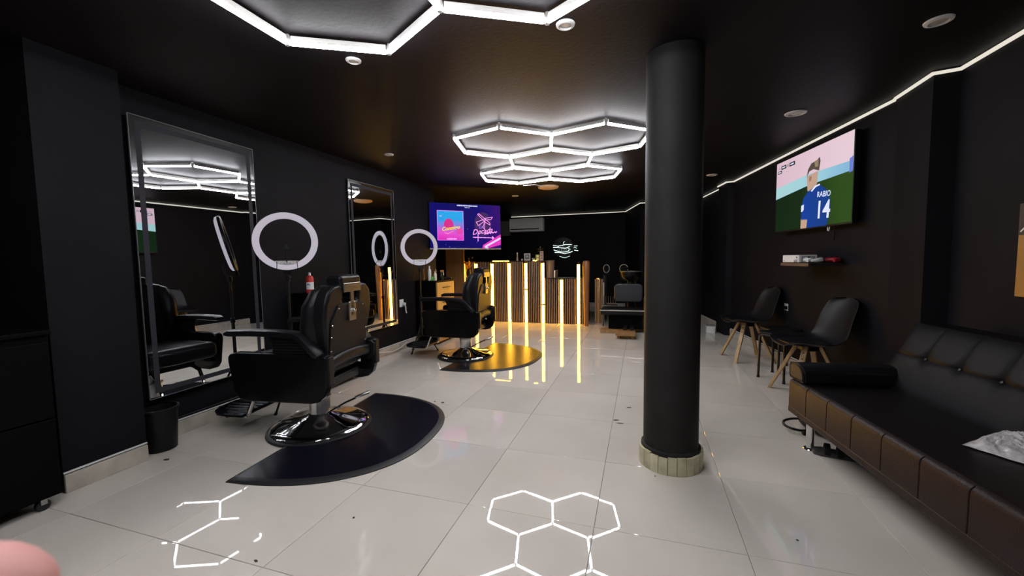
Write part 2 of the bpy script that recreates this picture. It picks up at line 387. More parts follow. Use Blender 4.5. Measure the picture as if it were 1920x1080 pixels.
# ------------------------------------------------------------------ barber chairs
def barber_chair(label, loc, rz):
    t = thing('barber_chair', label, 'barber chair', loc, rz, 'black barber chairs')
    # base
    base = obj('base', lathe(new(), [(0, .012), (.30, .012), (.315, .018), (.322, .030), (.310, .042), (.27, .050), (.16, .075), (.085, .10), (.07, .115), (0, .115)], 56), CHROME, t)
    obj('base_ring', lathe(new(), [(.30, 0), (.335, 0), (.345, .008), (.342, .018), (.328, .024), (.310, .022), (.30, .010)], 56), RUBBEREDGE, base)
    colm_ = obj('hydraulic_column', lathe(new(), [(0, .09), (.070, .09), (.070, .22), (.064, .226), (.064, .34), (0, .34)], 28), mat('satin_chrome', (.88, .88, .88), .22, metal=1), t)
    obj('collar', lathe(new(), [(.06, .216), (.076, .218), (.076, .232), (.06, .236)], 28), STEEL, colm_)
    lv = obj('pump_lever', tube(new(), [(.03, -.05, .09), (.06, -.02, .11), (.17, .05, .17), (.30, .10, .225)], [.007, .007, .007, .008], 8), CHROME, t)
    obj('lever_grip', tube(new(), [(.23, .074, .197), (.25, .082, .206), (.31, .104, .229), (.325, .11, .234)], [.008, .012, .012, .007], 8), STEEL, lv)
    obj('underframe', box(new(), -.24, .20, -.2, .2, .33, .40), BLKMETAL, t, bevel=.015)
    # seat
    obj('seat', box(new(), -.46, .20, -.255, .255, .41, .545), BLKLEATHER, t, bevel=.05, bseg=4)
    for s in (-1, 1):
        # side skirt: rounded slab that tapers to the front
        poly = [(-.40, .592), (-.36, .604), (.26, .598), (.285, .585), (.295, .56), (.285, .40), (.265, .335), (.225, .300), (.17, .288), (-.29, .285), (-.345, .300), (-.38, .345), (-.415, .54), (-.415, .575)]
        bm = new(); prism(bm, poly, s*.265, s*.325, 'y')
        sk = obj('side_panel', bm, BLKGLOSS, t, bevel=.012, bseg=3)
        bm = new(); box(bm, .262, .302, min(s*.262, s*.322), max(s*.262, s*.322), .40, .588)
        obj('corner_cap', bm, BLKLEATHER, sk, bevel=.01)
        # armrest pad: long flat pad that bends down to the back
        pts = [(-.43, .722, .034), (-.40, .728, .040), (-.25, .732, .044), (-.05, .730, .046), (.06, .722, .048), (.11, .705, .050), (.16, .655, .050), (.21, .600, .048), (.225, .585, .04)]
        bm = new(); rings = []
        for i, (x, z, hw) in enumerate(pts):
            x0, z0, _ = pts[max(i-1, 0)]; x1, z1, _ = pts[min(i+1, len(pts)-1)]
            d = V(x1-x0, 0, z1-z0).normalized(); n = V(-d.z, 0, d.x)
            th = .012 if i in (0, len(pts)-1) else .022
            q = []
            for k in range(12):
                a = 2*PI*k/12; ca, sa = math.cos(a), math.sin(a)
                f = lambda v: math.copysign(abs(v)**.55, v)
                q.append(bm.verts.new(V(x, s*.295, z)+V(0, 1, 0)*(hw*f(ca))+n*(th*f(sa))))
            rings.append(q)
        for a, b in zip(rings, rings[1:]): bridge(bm, a, b)
        bm.faces.new(rings[0][::-1]); bm.faces.new(rings[-1])
        ar = obj('armrest', bm, BLKLEATHER, t)
        bm = new(); prism(bm, [(-.13, .715), (.05, .71), (.10, .69), (.19, .60), (-.10, .60), (-.095, .63), (-.105, .67)], s*.280, s*.305, 'y')
        obj('arm_panel', bm, BLKVINYL, ar, bevel=.004)
        for j in range(5):
            z = .617+j*.018; bm = new(); tube(bm, [(-.09, s*.3065, z), (.175-j*.016, s*.3065, z)], .0022, 5)
            obj('groove_bead', bm, BLKGLOSS, ar)
    # backrest: padded slab with shoulders and a notch for the headrest post
    half = [(-.20, .53), (-.235, .56), (-.245, .64), (-.265, .73), (-.283, .81), (-.280, .90), (-.255, .975), (-.205, 1.018), (-.145, 1.028), (-.105, 1.018), (-.095, .98), (-.095, .915), (-.07, .900)]
    out = half+[(-y, z) for y, z in half[::-1]]
    bm = new(); prism(bm, out, .105, .236, 'x')
    for v in bm.verts:
        lean = (v.co.z-.55)*.10
        if v.co.x < .2:      # the front bulges around the sitter
            v.co.x -= .02*(1-abs(v.co.z-.78)/.28)
        v.co.x += lean
    obj('backrest', bm, BLKLEATHER, t, bevel=.035, bseg=4)
    for s in (-1, 1):        # side bolsters
        pts = [(.15, s*.225, .575), (.135, s*.232, .66), (.130, s*.240, .76), (.145, s*.240, .88), (.170, s*.215, .965), (.205, s*.17, 1.0)]
        obj('bolster', tube(new(), pts, [.035, .05, .062, .062, .05, .03], 14), BLKLEATHER, t)
    pl = [(-.222, .545), (-.222, .785), (-.150, .892), (.150, .892), (.222, .785), (.222, .545)]
    bm = new(); prism(bm, pl, .236, .244, 'x')
    for v in bm.verts: v.co.x += (v.co.z-.55)*.10
    bp = obj('back_cover', bm, BLKVINYL, t, bevel=.002)
    for y, z in [(-.212, .60), (-.212, .69), (-.212, .768), (-.150, .872), (.150, .872), (.212, .768), (.212, .69), (.212, .60)]:
        bm = new(); x = .244+(z-.55)*.10; cyl(bm, (x, y, z), (x+.004, y, z), .006, .004, 8)
        obj('screw', bm, CHROME, bp)
    # padded bumper along the foot of the back
    bm = new(); rings = []
    for k in range(9):
        y = -.25+.5*k/8; z = .515+.022*(1-(y/.25)**2); q = []
        for j in range(10):
            a = 2*PI*j/10; q.append(bm.verts.new((.252+.022*math.cos(a), y, z+.040*math.sin(a))))
        rings.append(q)
    for a, b in zip(rings, rings[1:]): bridge(bm, a, b)
    bm.faces.new(rings[0][::-1]); bm.faces.new(rings[-1])
    obj('bumper', bm, BLKLEATHER, t)
    for s in (-1, 1):
        bm = new(); prism(bm, [(.20, .44), (.265, .44), (.292, .47), (.298, .56), (.27, .585), (.20, .585)], s*.245, s*.262, 'y')
        br = obj('hinge_bracket', bm, BLKPLASTIC, t, bevel=.004)
        bm = new(); cyl(bm, (.275, s*.262, .575), (.275, s*.268, .575), .008, .006, 8); obj('screw', bm, CHROME, br)
    bm = new(); tube(bm, [(.18, .0, .44), (.20, .18, .45), (.20, .235, .46)], .008, 8); rod = obj('recline_rod', bm, STEEL, t)
    bm = new(); lathe(bm, [(0, -.02), (.016, -.016), (.02, 0), (.016, .016), (0, .02)], 12, (.2, .19, .45)); obj('rod_knob', bm, CHROME, rod)
    # headrest on a chrome post
    hr = obj('headrest', box(new(), .165, .285, -.125, .125, 1.0, 1.088), BLKLEATHER, t, bevel=.025, bseg=4)
    obj('headrest_plate', box(new(), .284, .292, -.105, .105, .975, 1.035), STEEL, hr, bevel=.004)
    bm = new(); box(bm, .276, .286, -.02, .02, .81, 1.0); obj('post', bm, STEEL, t, bevel=.002)
    br = obj('post_bracket', box(new(), .272, .286, -.042, .042, .775, .905), STEEL, t, bevel=.004)
    bm = new(); lathe(bm, [(0, 0), (.012, 0), (.014, .01), (.009, .02), (0, .022)], 12)
    k = obj('clamp_knob', bm, CHROME, br, loc=(.286, 0, .845), rot=(0, PI/2, 0))
    # footrest
    half = [(-.45, -.20), (-.58, -.20), (-.67, -.185), (-.73, -.14), (-.76, -.075), (-.765, 0)]
    poly = half+[(x, -y) for x, y in half[-2::-1]]
    fr = obj('footrest', prism(new(), poly, .118, .140), RUBBER, t, bevel=.008, bseg=3)
    for j in range(7):
        y = -.15+j*.05; x0 = -.735+.10*(abs(y)/.15)**2
        bm = new(); tube(bm, [(x0+.02, y, .141), (-.46, y, .141)], .006, 6); obj('ridge', bm, mat('highlit_black_rib', (.035, .035, .038), .25), fr)  # ridge colour lifted above the rubber to stand in for highlights
    for s in (-1, 1):
        bm = new(); tube(bm, [(-.46, s*.15, .128), (-.44, s*.15, .14), (-.36, s*.15, .32), (-.28, s*.14, .36)], .014, 8)
        obj('footrest_arm', bm, CHROME, t)
        bm = new(); lathe(bm, [(0, .078), (.018, .078), (.018, .085), (.008, .09), (.008, .12), (0, .12)], 10, (-.66, s*.10, 0)); obj('foot_stop', bm, BLKMETAL, fr)
        bm = new(); box(bm, -.53, -.44, s*.17-.008, s*.17+.008, .112, .126); obj('bracket', bm, CHROME, fr, bevel=.003)
    return t
chair1 = barber_chair('black leather barber chair nearest the camera, its back turned to the room', (-.79, 1.16, 0), math.radians(8))
chair2 = copy_tree(chair1); chair2.location = (-.658, 3.40, 0); chair2.rotation_euler.z = math.radians(3)
chair2['label'] = 'black barber chair further back before the glowing slatted counter'

# anti-fatigue mats
def floor_mat(label, loc, rz, src=None):
    t = thing('floor_mat', label, 'mat', loc, rz, 'half-round rubber mats')
    D, Hw, n = .88, .74, 2.4
    outl = []
    for k in range(41):
        a = -PI/2+PI*k/40; c, s = math.cos(a), math.sin(a)
        outl.append((D*abs(c)**(2/n), Hw*math.copysign(abs(s)**(2/n), s)))
    def inset(pts, d):
        cx, cy = .36, 0
        return [(max(x-(x-cx)/math.hypot(x-cx, y-cy)*d, 0) if x > 0 else 0, y-(y-cy)/max(math.hypot(x-cx, y-cy), 1e-6)*d) for x, y in pts]
    outl[0] = (.0, -Hw); outl[-1] = (0, Hw)
    i1 = inset(outl, .012); i2 = inset(outl, .045)
    i1 = [(max(x, .008), y) for x, y in i1]; i2 = [(max(x, .03), y) for x, y in i2]
    bm = new(); rs = []
    for pts, z in ((outl, .0), (outl, .006), (i1, .012), (i2, .016)):
        rs.append([bm.verts.new((x, y, z)) for x, y in pts])
    for a, b in zip(rs, rs[1:]): bridge(bm, a, b)
    bd = obj('border', bm, RUBBEREDGE, t)
    bm = new(); top = [bm.verts.new((x, y, .016)) for x, y in i2]; bm.faces.new(top)
    low = [bm.verts.new((x, y, .001)) for x, y in i2]; bm.faces.new(low[::-1]); bridge(bm, top, low)
    obj('top', bm, RUBBER, t, smooth=False)
    return t
floor_mat('dark half-round rubber mat under the front barber chair', (-.80, 1.15, 0), math.radians(5))
floor_mat('half-round rubber mat under the rear barber chair, lit by the counter', (-.625, 3.47, 0), math.radians(-3.5))

# ------------------------------------------------------------------ ring lights
def ring_light(label, x, y, z, tilt=0):
    ang = math.atan2(CAM.y-y, CAM.x-x)       # the lamps happen to face the room entrance
    t = thing('ring_light', label, 'ring light', (x, y, 0), ang-PI/2+PI, 'ring lights on stands')
    # local: faces -Y
    RO, RI = .232, .182
    bm = new(); rs = []
    N = 72
    prof = [(RI, -.004), (RI+.004, -.022), ((RI+RO)/2, -.032), (RO-.004, -.022), (RO, -.004)]
    for k in range(N):
        a = 2*PI*k/N
        rs.append([bm.verts.new((r*math.cos(a), d, r*math.sin(a))) for r, d in prof])
    for k in range(N):
        a, b = rs[k], rs[(k+1) % N]
        for j in range(len(prof)-1): bm.faces.new((a[j], a[j+1], b[j+1], b[j]))
    lamp = obj('diffuser', bm, DIFFUSER, t, loc=(0, 0, z), rot=(tilt, 0, 0))
    bm = new(); rs = []
    prof = [(RI-.003, -.006), (RI-.003, .012), (RI+.006, .018), (RO-.006, .018), (RO+.003, .012), (RO+.003, -.006), (RO, -.004), (RI, -.004)]
    for k in range(N):
        a = 2*PI*k/N
        rs.append([bm.verts.new((r*math.cos(a), d, r*math.sin(a))) for r, d in prof])
    for k in range(N):
        a, b = rs[k], rs[(k+1) % N]
        for j in range(len(prof)): bm.faces.new((a[j], a[(j+1) % 8], b[(j+1) % 8], b[j]))
    obj('shell', bm, BLKPLASTIC, lamp)
    cpts = []
    for k in range(13):
        a = -PI/2-.42+.84*k/12; cpts.append(((RI+.004)*math.cos(a), (RI+.004)*math.sin(a)))
    bm = new(); prism(bm, cpts+[(.085, -.158), (-.085, -.158)], -.034, .010, 'y')
    cb = obj('control_box', bm, WHITEP, lamp, bevel=.002)
    for s in (-1, 0, 1):
        bm = new(); cyl(bm, (s*.02, -.034, -.170), (s*.02, -.037, -.170), .004, seg=8); obj('button', bm, GREYP, cb)
    bm = new(); prism(bm, [(-.048, -RO-.001), (.048, -RO-.001), (.018, -RO-.042), (-.018, -RO-.042)], -.010, .012, 'y')
    obj('neck', bm, BLKPLASTIC, lamp, bevel=.003)
    zt = z-RO-.035
    pole = obj('pole', tube(new(), [(0, .004, .20), (0, .004, .70), (0, .004, .701), (0, .004, zt)], [.013, .013, .009, .009], 12), BLKMETAL, t)
    for zz in (.70, zt-.03):
        bm = new(); lathe(bm, [(0, -.02), (.018, -.02), (.018, .02), (0, .02)], 12, (0, .004, zz)); cl = obj('clamp', bm, BLKPLASTIC, pole)
        bm = new(); cyl(bm, (.018, .004, zz), (.034, .004, zz), .007, .009, 8); obj('knob', bm, BLKPLASTIC, pole)
    for k in range(3):
        a = PI/2+2*PI*k/3+.35; c, s = math.cos(a), math.sin(a)
        bm = new(); tube(bm, [(c*.016, .004+s*.016, .34), (c*.20, .004+s*.20, .012)], .008, 8); lg = obj('leg', bm, BLKMETAL, t)
        bm = new(); cyl(bm, (c*.195, .004+s*.195, .018), (c*.21, .004+s*.21, 0.0), .011, .012, 8); obj('foot', bm, RUBBEREDGE, lg)
        bm = new(); tube(bm, [(c*.014, .004+s*.014, .20), (c*.12, .004+s*.12, .185)], .005, 6); obj('strut', bm, BLKMETAL, lg)
    for s in (-1, 1):
        bm = new(); tube(bm, [(s*.07, -.030, z-.16), (s*.072, -.040, z-.20), (s*.075, -.030, z-.235), (s*.08, 0, z-.30), (s*.10, .02, z-.42)], .0028, 6)
        obj('cable', bm, BLKPLASTIC, t)
    # phone clip inside the ring
    bm = new(); tube(bm, [(0, .006, z-.17), (-.006, .004, z-.10), (-.004, .0, z-.05)], .005, 6); cp = obj('phone_holder', bm, BLKPLASTIC, t)
    bm = new(); box(bm, -.03, .03, -.004, .006, z-.055, z-.045); box(bm, -.012, .012, -.006, .006, z-.05, z-.02); obj('clip', bm, BLKPLASTIC, cp)
    return t
ring_light('white ring light on a black stand beside the near mirror', -1.323, 1.447, 1.346, .22)
ring_light('farther ring light on a stand, overlapping the neon television', -1.334, 3.524, 1.352)

# ------------------------------------------------------------------ station cabinets on the left wall
def station(label, y0, y1, x1, ztop):
    t = thing('station_cabinet', label, 'cabinet', (XL+.018, y0, 0), 0, 'styling station cabinets')
    D, W = x1-XL-.018, y1-y0
    obj('body', box(new(), 0, D-.02, 0, W, .03, ztop-.02), BLKLAMINATE, t, smooth=False, bevel=.003)
    obj('top', box(new(), 0, D+.004, -.004, W+.004, ztop-.02, ztop), BLKLAMINATE, t, smooth=False, bevel=.003)
    for s in (.04, W-.04):
        for xx in (.04, D-.07):
            bm = new(); cyl(bm, (xx, s, 0), (xx, s, .032), .018, seg=12); obj('foot', bm, BLKPLASTIC, t)
    n = 4; h = (ztop-.06)/n
    for k in range(n):
        z0 = .035+k*h
        d = obj('drawer', box(new(), D-.02, D, .004, W-.004, z0+.003, z0+h-.003), WOOD, t, smooth=False, bevel=.002)
        bm = new(); tube(bm, [(D, W*.3, z0+h*.62), (D+.022, W*.32, z0+h*.62), (D+.022, W*.68, z0+h*.62), (D, W*.7, z0+h*.62)], .006, 8); obj('handle', bm, BLKMETAL, d)
    return t
station('black cabinet with wooden drawer fronts beside the rear barber chair', 3.91, 4.45, -1.30, .90)
station('black station cabinet hidden behind the front barber chair, red bottle on it', 1.78, 2.35, -1.32, .90)

def bottle(name, label, loc, prof, m, cap=None, mcap=WHITEP, lab=None, mlab=None, group=None, seg=16, cat='bottle'):
    t = thing(name, label, cat, loc, 0, group)
    bd = obj('body', lathe(new(), prof, seg), m, t)
    if cap: obj('cap', lathe(new(), cap, seg), mcap, t)
    if lab: obj('label', lathe(new(), [(lab[0], lab[1]), (lab[0], lab[2])], seg), mlab, t)
    return t
REDM = mat('red_plastic', (.62, .03, .025), .35); BLUEM = mat('blue_print', (.03, .08, .35), .4)
rb = bottle('spray_bottle', 'red squeeze bottle with a white label behind the front barber chair', (-1.46, 1.815, .90),
       [(0, 0), (.028, 0), (.031, .01), (.031, .135), (.025, .15), (.012, .16), (0, .16)], REDM, [(0, .16), (.011, .16), (.010, .182), (.005, .186), (0, .186)], WHITEP, (.0315, .035, .10), WHITEP)
bm = new(); tube(bm, [(-.002, -.032, .075), (.012, -.0305, .085), (.02, -.026, .075)], .004, 5); obj('label_mark', bm, BLUEM, rb)

AMBER = mat('amber_bottle', (.12, .06, .02), .2); GREENM = mat('green_glow_liquid', (.08, .55, .06), .2); CLEARB = mat('pale_bottle', (.62, .60, .50), .2)
g = 'grooming bottles on the rear cabinet'
for i, (dx, y, h, r, m_, lb) in enumerate([
    (-.25, 3.98, .20, .022, AMBER, 'tall dark bottle at the left end of the rear cabinet'),
    (-.19, 4.05, .19, .020, CLEARB, 'slim clear bottle second from left on the rear cabinet'),
    (-.145, 3.97, .205, .024, WHITEP, 'white bottle among the grooming bottles on the rear cabinet'),
    (-.10, 4.06, .20, .020, AMBER, 'amber bottle behind the white bottle on the rear cabinet'),
    (-.085, 3.95, .07, .018, GREENM, 'short green jar on the rear cabinet'),
    (-.045, 3.95, .13, .020, CLEARB, 'pale yellow spray bottle with white top on the rear cabinet')]):
    bottle('bottle', lb, (-1.30+dx, y, .90), [(0, 0), (r, 0), (r, h*.68), (r*.8, h*.76), (r*.42, h*.8), (r*.42, h*.84), (0, h*.84)], m_,
           [(0, h*.84), (r*.5, h*.84), (r*.46, h), (0, h)], WHITEP if i in (2, 5) else BLKPLASTIC, group=g)
t = thing('spray_bottle', 'black trigger spray bottle on the rear cabinet', 'bottle', (-1.345, 4.13, .90))
obj('body', lathe(new(), [(0, 0), (.026, 0), (.028, .01), (.028, .07), (.012, .10), (.012, .115), (0, .115)], 16), BLKPLASTIC, t)
bm = new(); box(bm, -.012, .04, -.008, .008, .115, .140); obj('nozzle', bm, mat('orange_plastic', (.6, .25, .08), .4), t, bevel=.003)
bm = new(); tube(bm, [(.03, 0, .115), (.04, 0, .09), (.036, 0, .07)], .004, 6); obj('trigger', bm, WHITEP, t)
t = thing('clipper', 'small dark hair clipper lying at the right end of the rear cabinet', 'clipper', (-1.335, 4.28, .902), math.radians(70))
obj('body', tube(new(), [(-.06, 0, .018), (-.03, 0, .02), (.04, 0, .02), (.07, 0, .018)], [.012, .019, .018, .013], 12), BLKPLASTIC, t)
obj('blade', box(new(), .07, .095, -.016, .016, .010, .026), STEEL, t, bevel=.002)

# wall outlet with plug and cords
t = thing('wall_outlet', 'white wall outlet with a plugged-in cord right of the rear mirror', 'outlet', (XL, 3.556, .62))
obj('plate', box(new(), 0, .012, -.045, .045, -.05, .05), WHITEP, t, bevel=.004)
obj('plug', box(new(), .012, .05, .005, .045, -.03, .005), WHITEP, t, bevel=.008)
obj('cord', tube(new(), [(.035, .03, -.02), (.04, .045, -.06), (.03, .06, -.10), (.035, .07, -.14)], .009, 8), WHITEP, t)
cb = new(); tube(cb, [(XL+.02, 2.62, .10), (XL+.03, 2.85, .105), (XL+.04, 3.05, .07), (XL+.05, 3.25, .035), (XL+.04, 3.45, .045), (XL+.03, 3.62, .085)], .006, 8)
tag(obj('power_cord', cb, WHITEP), 'white cord sagging along the left baseboard below the rear mirror', 'cord')
cb = new(); tube(cb, [(XL+.012, .75, .125), (XL+.014, 1.2, .128), (XL+.012, 1.7, .124), (XL+.016, 2.3, .126)], .005, 6)
tag(obj('power_cord', cb, BLKPLASTIC), 'dark cord running along the wall under the near mirror', 'cord')

# ------------------------------------------------------------------ black rolling cabinet at the left edge
t = thing('rolling_cabinet', 'black rolling drawer cabinet at the left edge by the pillar', 'cabinet', (-1.31, .04, 0))
obj('body', box(new(), -.44, -.018, -.62, 0, .06, .85), BLKLAMINATE, t, smooth=False, bevel=.004)
obj('top', box(new(), -.445, .004, -.625, .005, .85, .872), BLKLAMINATE, t, smooth=False, bevel=.004)
for k in range(2):
    z0 = .07+k*.375
    d = obj('drawer', box(new(), -.018, 0, -.612, -.008, z0+.004, z0+.371), BLKLAMINATE, t, smooth=False, bevel=.003)
    obj('handle', tube(new(), [(0, -.40, z0+.25), (.02, -.39, z0+.25), (.02, -.22, z0+.25), (0, -.21, z0+.25)], .006, 8), BLKMETAL, d)
for xx in (-.39, -.05):
    for yy in (-.56, -.06):
        c = obj('caster', tube(new(), [(xx-.011, yy, .026), (xx+.011, yy, .026)], .026, 16), RUBBEREDGE, t)
        obj('fork', box(new(), xx-.018, xx+.018, yy-.012, yy+.012, .03, .062), STEEL, c, bevel=.002)

# waste bin
t = thing('waste_bin', 'small black waste bin between pillar and near mirror', 'bin', (-1.535, .60, 0))
obj('body', lathe(new(), [(0, .003), (.082, .003), (.098, .265), (.094, .265), (.079, .01), (0, .01)], 32), BLKPLASTIC, t)
obj('rim', lathe(new(), [(.096, .255), (.105, .257), (.105, .272), (.094, .272)], 32), BLKPLASTIC, t)

# ------------------------------------------------------------------ slatted reception counter
YF = 6.15
t = thing('reception_counter', 'slatted wooden reception counter with glowing vertical light strips', 'counter', (0, YF, 0))
def slatmesh(h):
    o = obj('slat', box(new(), -.0075, .0075, -.018, 0, 0, h), SLAT, t, smooth=False, bevel=.0015, bseg=1); me = o.data; bpy.data.objects.remove(o); return me
LEDX = [-1.90, -1.64, -1.311, -.969, -.647, -.323, .018, .327]
tall = obj('tall_body', box(new(), -1.97, -.30, .003, .50, 0, 1.135), SLATBACK, t, smooth=False)
obj('tall_top', box(new(), -1.97, -.295, -.005, .52, 1.135, 1.15), mat('dark_top', (.03, .02, .015), .3), t, smooth=False, bevel=.002)
low = obj('low_body', box(new(), -.30, .46, .003, .50, 0, .815), SLATBACK, t, smooth=False)
obj('low_top', box(new(), -.295, .465, -.006, .52, .815, .828), mat('dark_top', (.03, .02, .015), .3), t, smooth=False, bevel=.002)
ms_t, ms_l = slatmesh(1.13), slatmesh(.81)
x = -1.95
while x < .45:
    if min(abs(x-l) for l in LEDX) > .035:
        tallp = x < -.305
        link('slat', ms_t if tallp else ms_l, None, t, smooth=False, loc=(x, 0, .003))
    x += .0335
for l in LEDX:
    h = 1.12 if l < -.3 else .81
    if l > .3: h = 1.09
    brk = {-.647: .62, -.323: .34}.get(l)
    for z0, z1 in (((.006, brk-.012), (brk+.012, h*.985)) if brk else ((.006, h*.985),)):
        bm = new(); prism(bm, rrect(l-.025, l+.025, -.022, -.001, .006, 3), z0, z1)
        obj('light_strip', bm, LED, t)
for k in range(15):
    bm = new(); bmesh.ops.create_icosphere(bm, subdivisions=1, radius=.0085, matrix=Matrix.Translation((-1.29+.31*k/14, -.012, 1.153+.003*math.sin(k*2.1))))
    obj('fairy_light', bm, LED, t)
for k in range(4):
    bm = new(); bmesh.ops.create_icosphere(bm, subdivisions=1, radius=.0095, matrix=Matrix.Translation((-.50+.02*k, -.012, 1.152+.004*math.sin(k*2.1))))
    obj('fairy_light', bm, LED, t)
# upright at the right end carrying the tall last strip
obj('end_upright', box(new(), .312, .345, .0, .06, .828, 1.12), SLATBACK, t, smooth=False)

# wooden end post and gold post
pm = new(); lathe(pm, [(0, 0), (.038, 0), (.040, .02), (.052, .75), (.062, .95), (.062, 1.10), (.05, 1.135), (0, 1.14)], 28)
tag(obj('wooden_post', pm, mat('reddish_wood', (.34, .14, .045), .4, noise=.35, nscale=5, stretch=(10, 10, 1)), loc=(.485, 5.98, 0)), 'tall reddish wooden post with rounded top at the right end of the counter', 'post')
t = thing('round_end_panel', 'short rounded end panel of ribbed gold wood right of the wooden post', 'panel', (.66, 6.40, 0))
obj('core', lathe(new(), [(0, 0), (.062, 0), (.062, .80), (.055, .82), (0, .82)], 24), GOLDM, t)
for k in range(9):
    a = PI+PI*k/8; bm = new(); tube(bm, [(.067*math.cos(a), .067*math.sin(a), 0.0), (.067*math.cos(a), .067*math.sin(a), .80)], .007, 6); obj('rib', bm, SLAT, t)
obj('pale_strip', box(new(), .085, .098, -.06, -.045, 0, .74), WHITEP, t, bevel=.002)

# wood panel left of counter, behind the rear cabinet
t = thing('wood_panel', 'tall plain brown wooden panel left of the counter under the neon television', 'panel', (-2.0, 5.98, 0))
for k in range(2): obj('board', box(new(), -.20+.19*k, -.012+.19*k, 0, .03, 0, 1.75), WOODP, t, smooth=False, bevel=.002)

# things on the counter
ztc = 1.15
t = thing('tall_candle_bottle', 'slim pale bottle standing alone on the tall counter', 'bottle', (-.85, 6.28, ztc))
obj('body', lathe(new(), [(0, 0), (.018, 0), (.018, .05), (.011, .07), (.011, .13), (0, .13)], 12), mat('pale_gold', (.45, .36, .22), .3), t); obj('stopper', lathe(new(), [(0, .13), (.012, .13), (.014, .155), (0, .16)], 10), WHITEP, t)
t = thing('card_stand', 'small grey framed card standing on the tall counter', 'sign', (-.65, 6.26, ztc))
obj('frame', box(new(), -.06, .06, 0, .012, .01, .14), mat('pale_frame', (.6, .6, .62), .4), t, bevel=.003)
obj('card', box(new(), -.044, .044, -.002, 0, .028, .122), mat('grey_card', (.16, .16, .17), .5), t, smooth=False)
for k, (wd, zz) in enumerate(((.05, .085), (.034, .070))): obj('print_line', box(new(), -wd/2, wd/2, -.003, -.002, zz, zz+.007), WHITEP, t, smooth=False)
obj('foot', box(new(), -.05, .05, -.02, .03, 0, .01), GREYP, t, bevel=.002)
tag(obj('small_ball', lathe(new(), [(0, 0), (.016, .004), (.023, .02), (.016, .038), (0, .043)], 14), mat('pale_pink', (.5, .38, .34), .4), loc=(-.75, 6.26, ztc)), 'tiny pale round jar left of the framed card on the counter', 'jar')
t = thing('glass_ornament', 'small glassy flower ornament right of the framed card', 'ornament', (-.535, 6.27, ztc))
for k in range(6):
    a = 2*PI*k/6; bm = new(); tube(bm, [(0, 0, .005), (.012*math.cos(a), .012*math.sin(a), .03), (.03*math.cos(a), .03*math.sin(a), .05)], [.004, .010, .003], 6); obj('petal', bm, mat('blue_glass', (.35, .4, .5), .15), t)
t = thing('product_box', 'green and yellow product box on the tall counter beside the pink box', 'box', (-.455, 6.27, ztc))
obj('carton', box(new(), -.037, .037, 0, .04, 0, .115), mat('olive_card', (.22, .26, .10), .5), t, bevel=.002)
for zz in (.03, .083):
    bm = new(); lathe(bm, [(0, 0), (.022, 0), (.022, .002), (0, .002)], 16); obj('round_print', bm, mat('yellow_print', (.75, .70, .28), .5), t, loc=(.004, 0, zz), rot=(PI/2, 0, 0))
t = thing('product_box', 'tall pink striped product box at the right end of the tall counter', 'box', (-.375, 6.26, ztc))
obj('carton', box(new(), -.03, .03, 0, .04, 0, .175), mat('pink_card', (.55, .42, .36), .5), t, bevel=.002)
for zz in (.03, .08, .13): obj('print_patch', box(new(), -.017, .017, -.0015, 0, zz, zz+.03), mat('mauve_print', (.25, .17, .16), .5), t, smooth=False)
t = thing('gold_sprig', 'gold leafy sprig ornament behind the product boxes', 'ornament', (-.42, 6.36, ztc))
obj('pot', lathe(new(), [(0, 0), (.028, 0), (.034, .06), (.03, .06), (0, .055)], 14), BLKPLASTIC, t)
obj('stem', tube(new(), [(0, 0, .05), (.003, 0, .15), (0, 0, .25)], .004, 6), GOLDM, t)
for k, (sx, zz) in enumerate([(-1, .17), (1, .175), (-1, .21), (1, .215), (0, .25)]):
    bm = new(); tube(bm, [(0, 0, zz-.01), (sx*.03, 0, zz+.012), (sx*.065, 0, zz+.004)], [.003, .012, .002], 6); obj('leaf', bm, GOLDM, t)
t = thing('flower_ornament', 'glittering gold flower spray at the left end of the counter', 'ornament', (-1.78, 6.10, 0))
obj('vase', lathe(new(), [(0, .86), (.04, .86), (.055, .92), (.04, .99), (.03, 1.01), (0, 1.0)], 16), BLKPLASTIC, t)
obj('vase_stand', lathe(new(), [(0, 0), (.09, 0), (.09, .02), (.02, .04), (.02, .84), (.05, .86), (0, .86)], 16), BLKMETAL, t)
random.seed(3)
for k in range(16):
    a = random.uniform(-.9, .9); L = random.uniform(.08, .26); bm = new()
    p1 = V(math.sin(a)*L, random.uniform(-.05, .05), 1.0+math.cos(a)*L)
    tube(bm, [(0, 0, .99), ((p1.x)*.5, p1.y*.4, .99+(p1.z-.99)*.6), p1], .003, 5); st = obj('stem', bm, GOLDM, t)
    bm = new(); bmesh.ops.create_icosphere(bm, subdivisions=1, radius=.016, matrix=Matrix.Translation(p1)); obj('blossom', bm, GOLDM, st)
t = thing('grey_bin', 'grey ribbed cylinder container on the low part of the counter', 'container', (-.225, 6.33, .828))
obj('body', lathe(new(), [(0, 0), (.07, 0), (.074, .30), (.082, .31), (.082, .325), (.068, .325), (.066, .02), (0, .02)], 28), mat('grey_brown_plastic', (.15, .115, .10), .5), t)
for k in range(14):
    a = 2*PI*k/14; bm = new(); tube(bm, [(.071*math.cos(a), .071*math.sin(a), .01), (.075*math.cos(a), .075*math.sin(a), .30)], .003, 5); obj('rib', bm, mat('grey_brown_plastic', (.15, .115, .10), .5), t)
t = thing('small_dispenser', 'small pale dispenser box beside the grey container on the low counter', 'dispenser', (-.105, 6.25, .828))
obj('body', box(new(), -.035, .035, 0, .05, 0, .145), mat('dark_glass', (.05, .04, .035), .15), t, bevel=.006)
obj('front', box(new(), -.034, -.012, -.003, 0, .005, .14), WHITEP, t, bevel=.002)

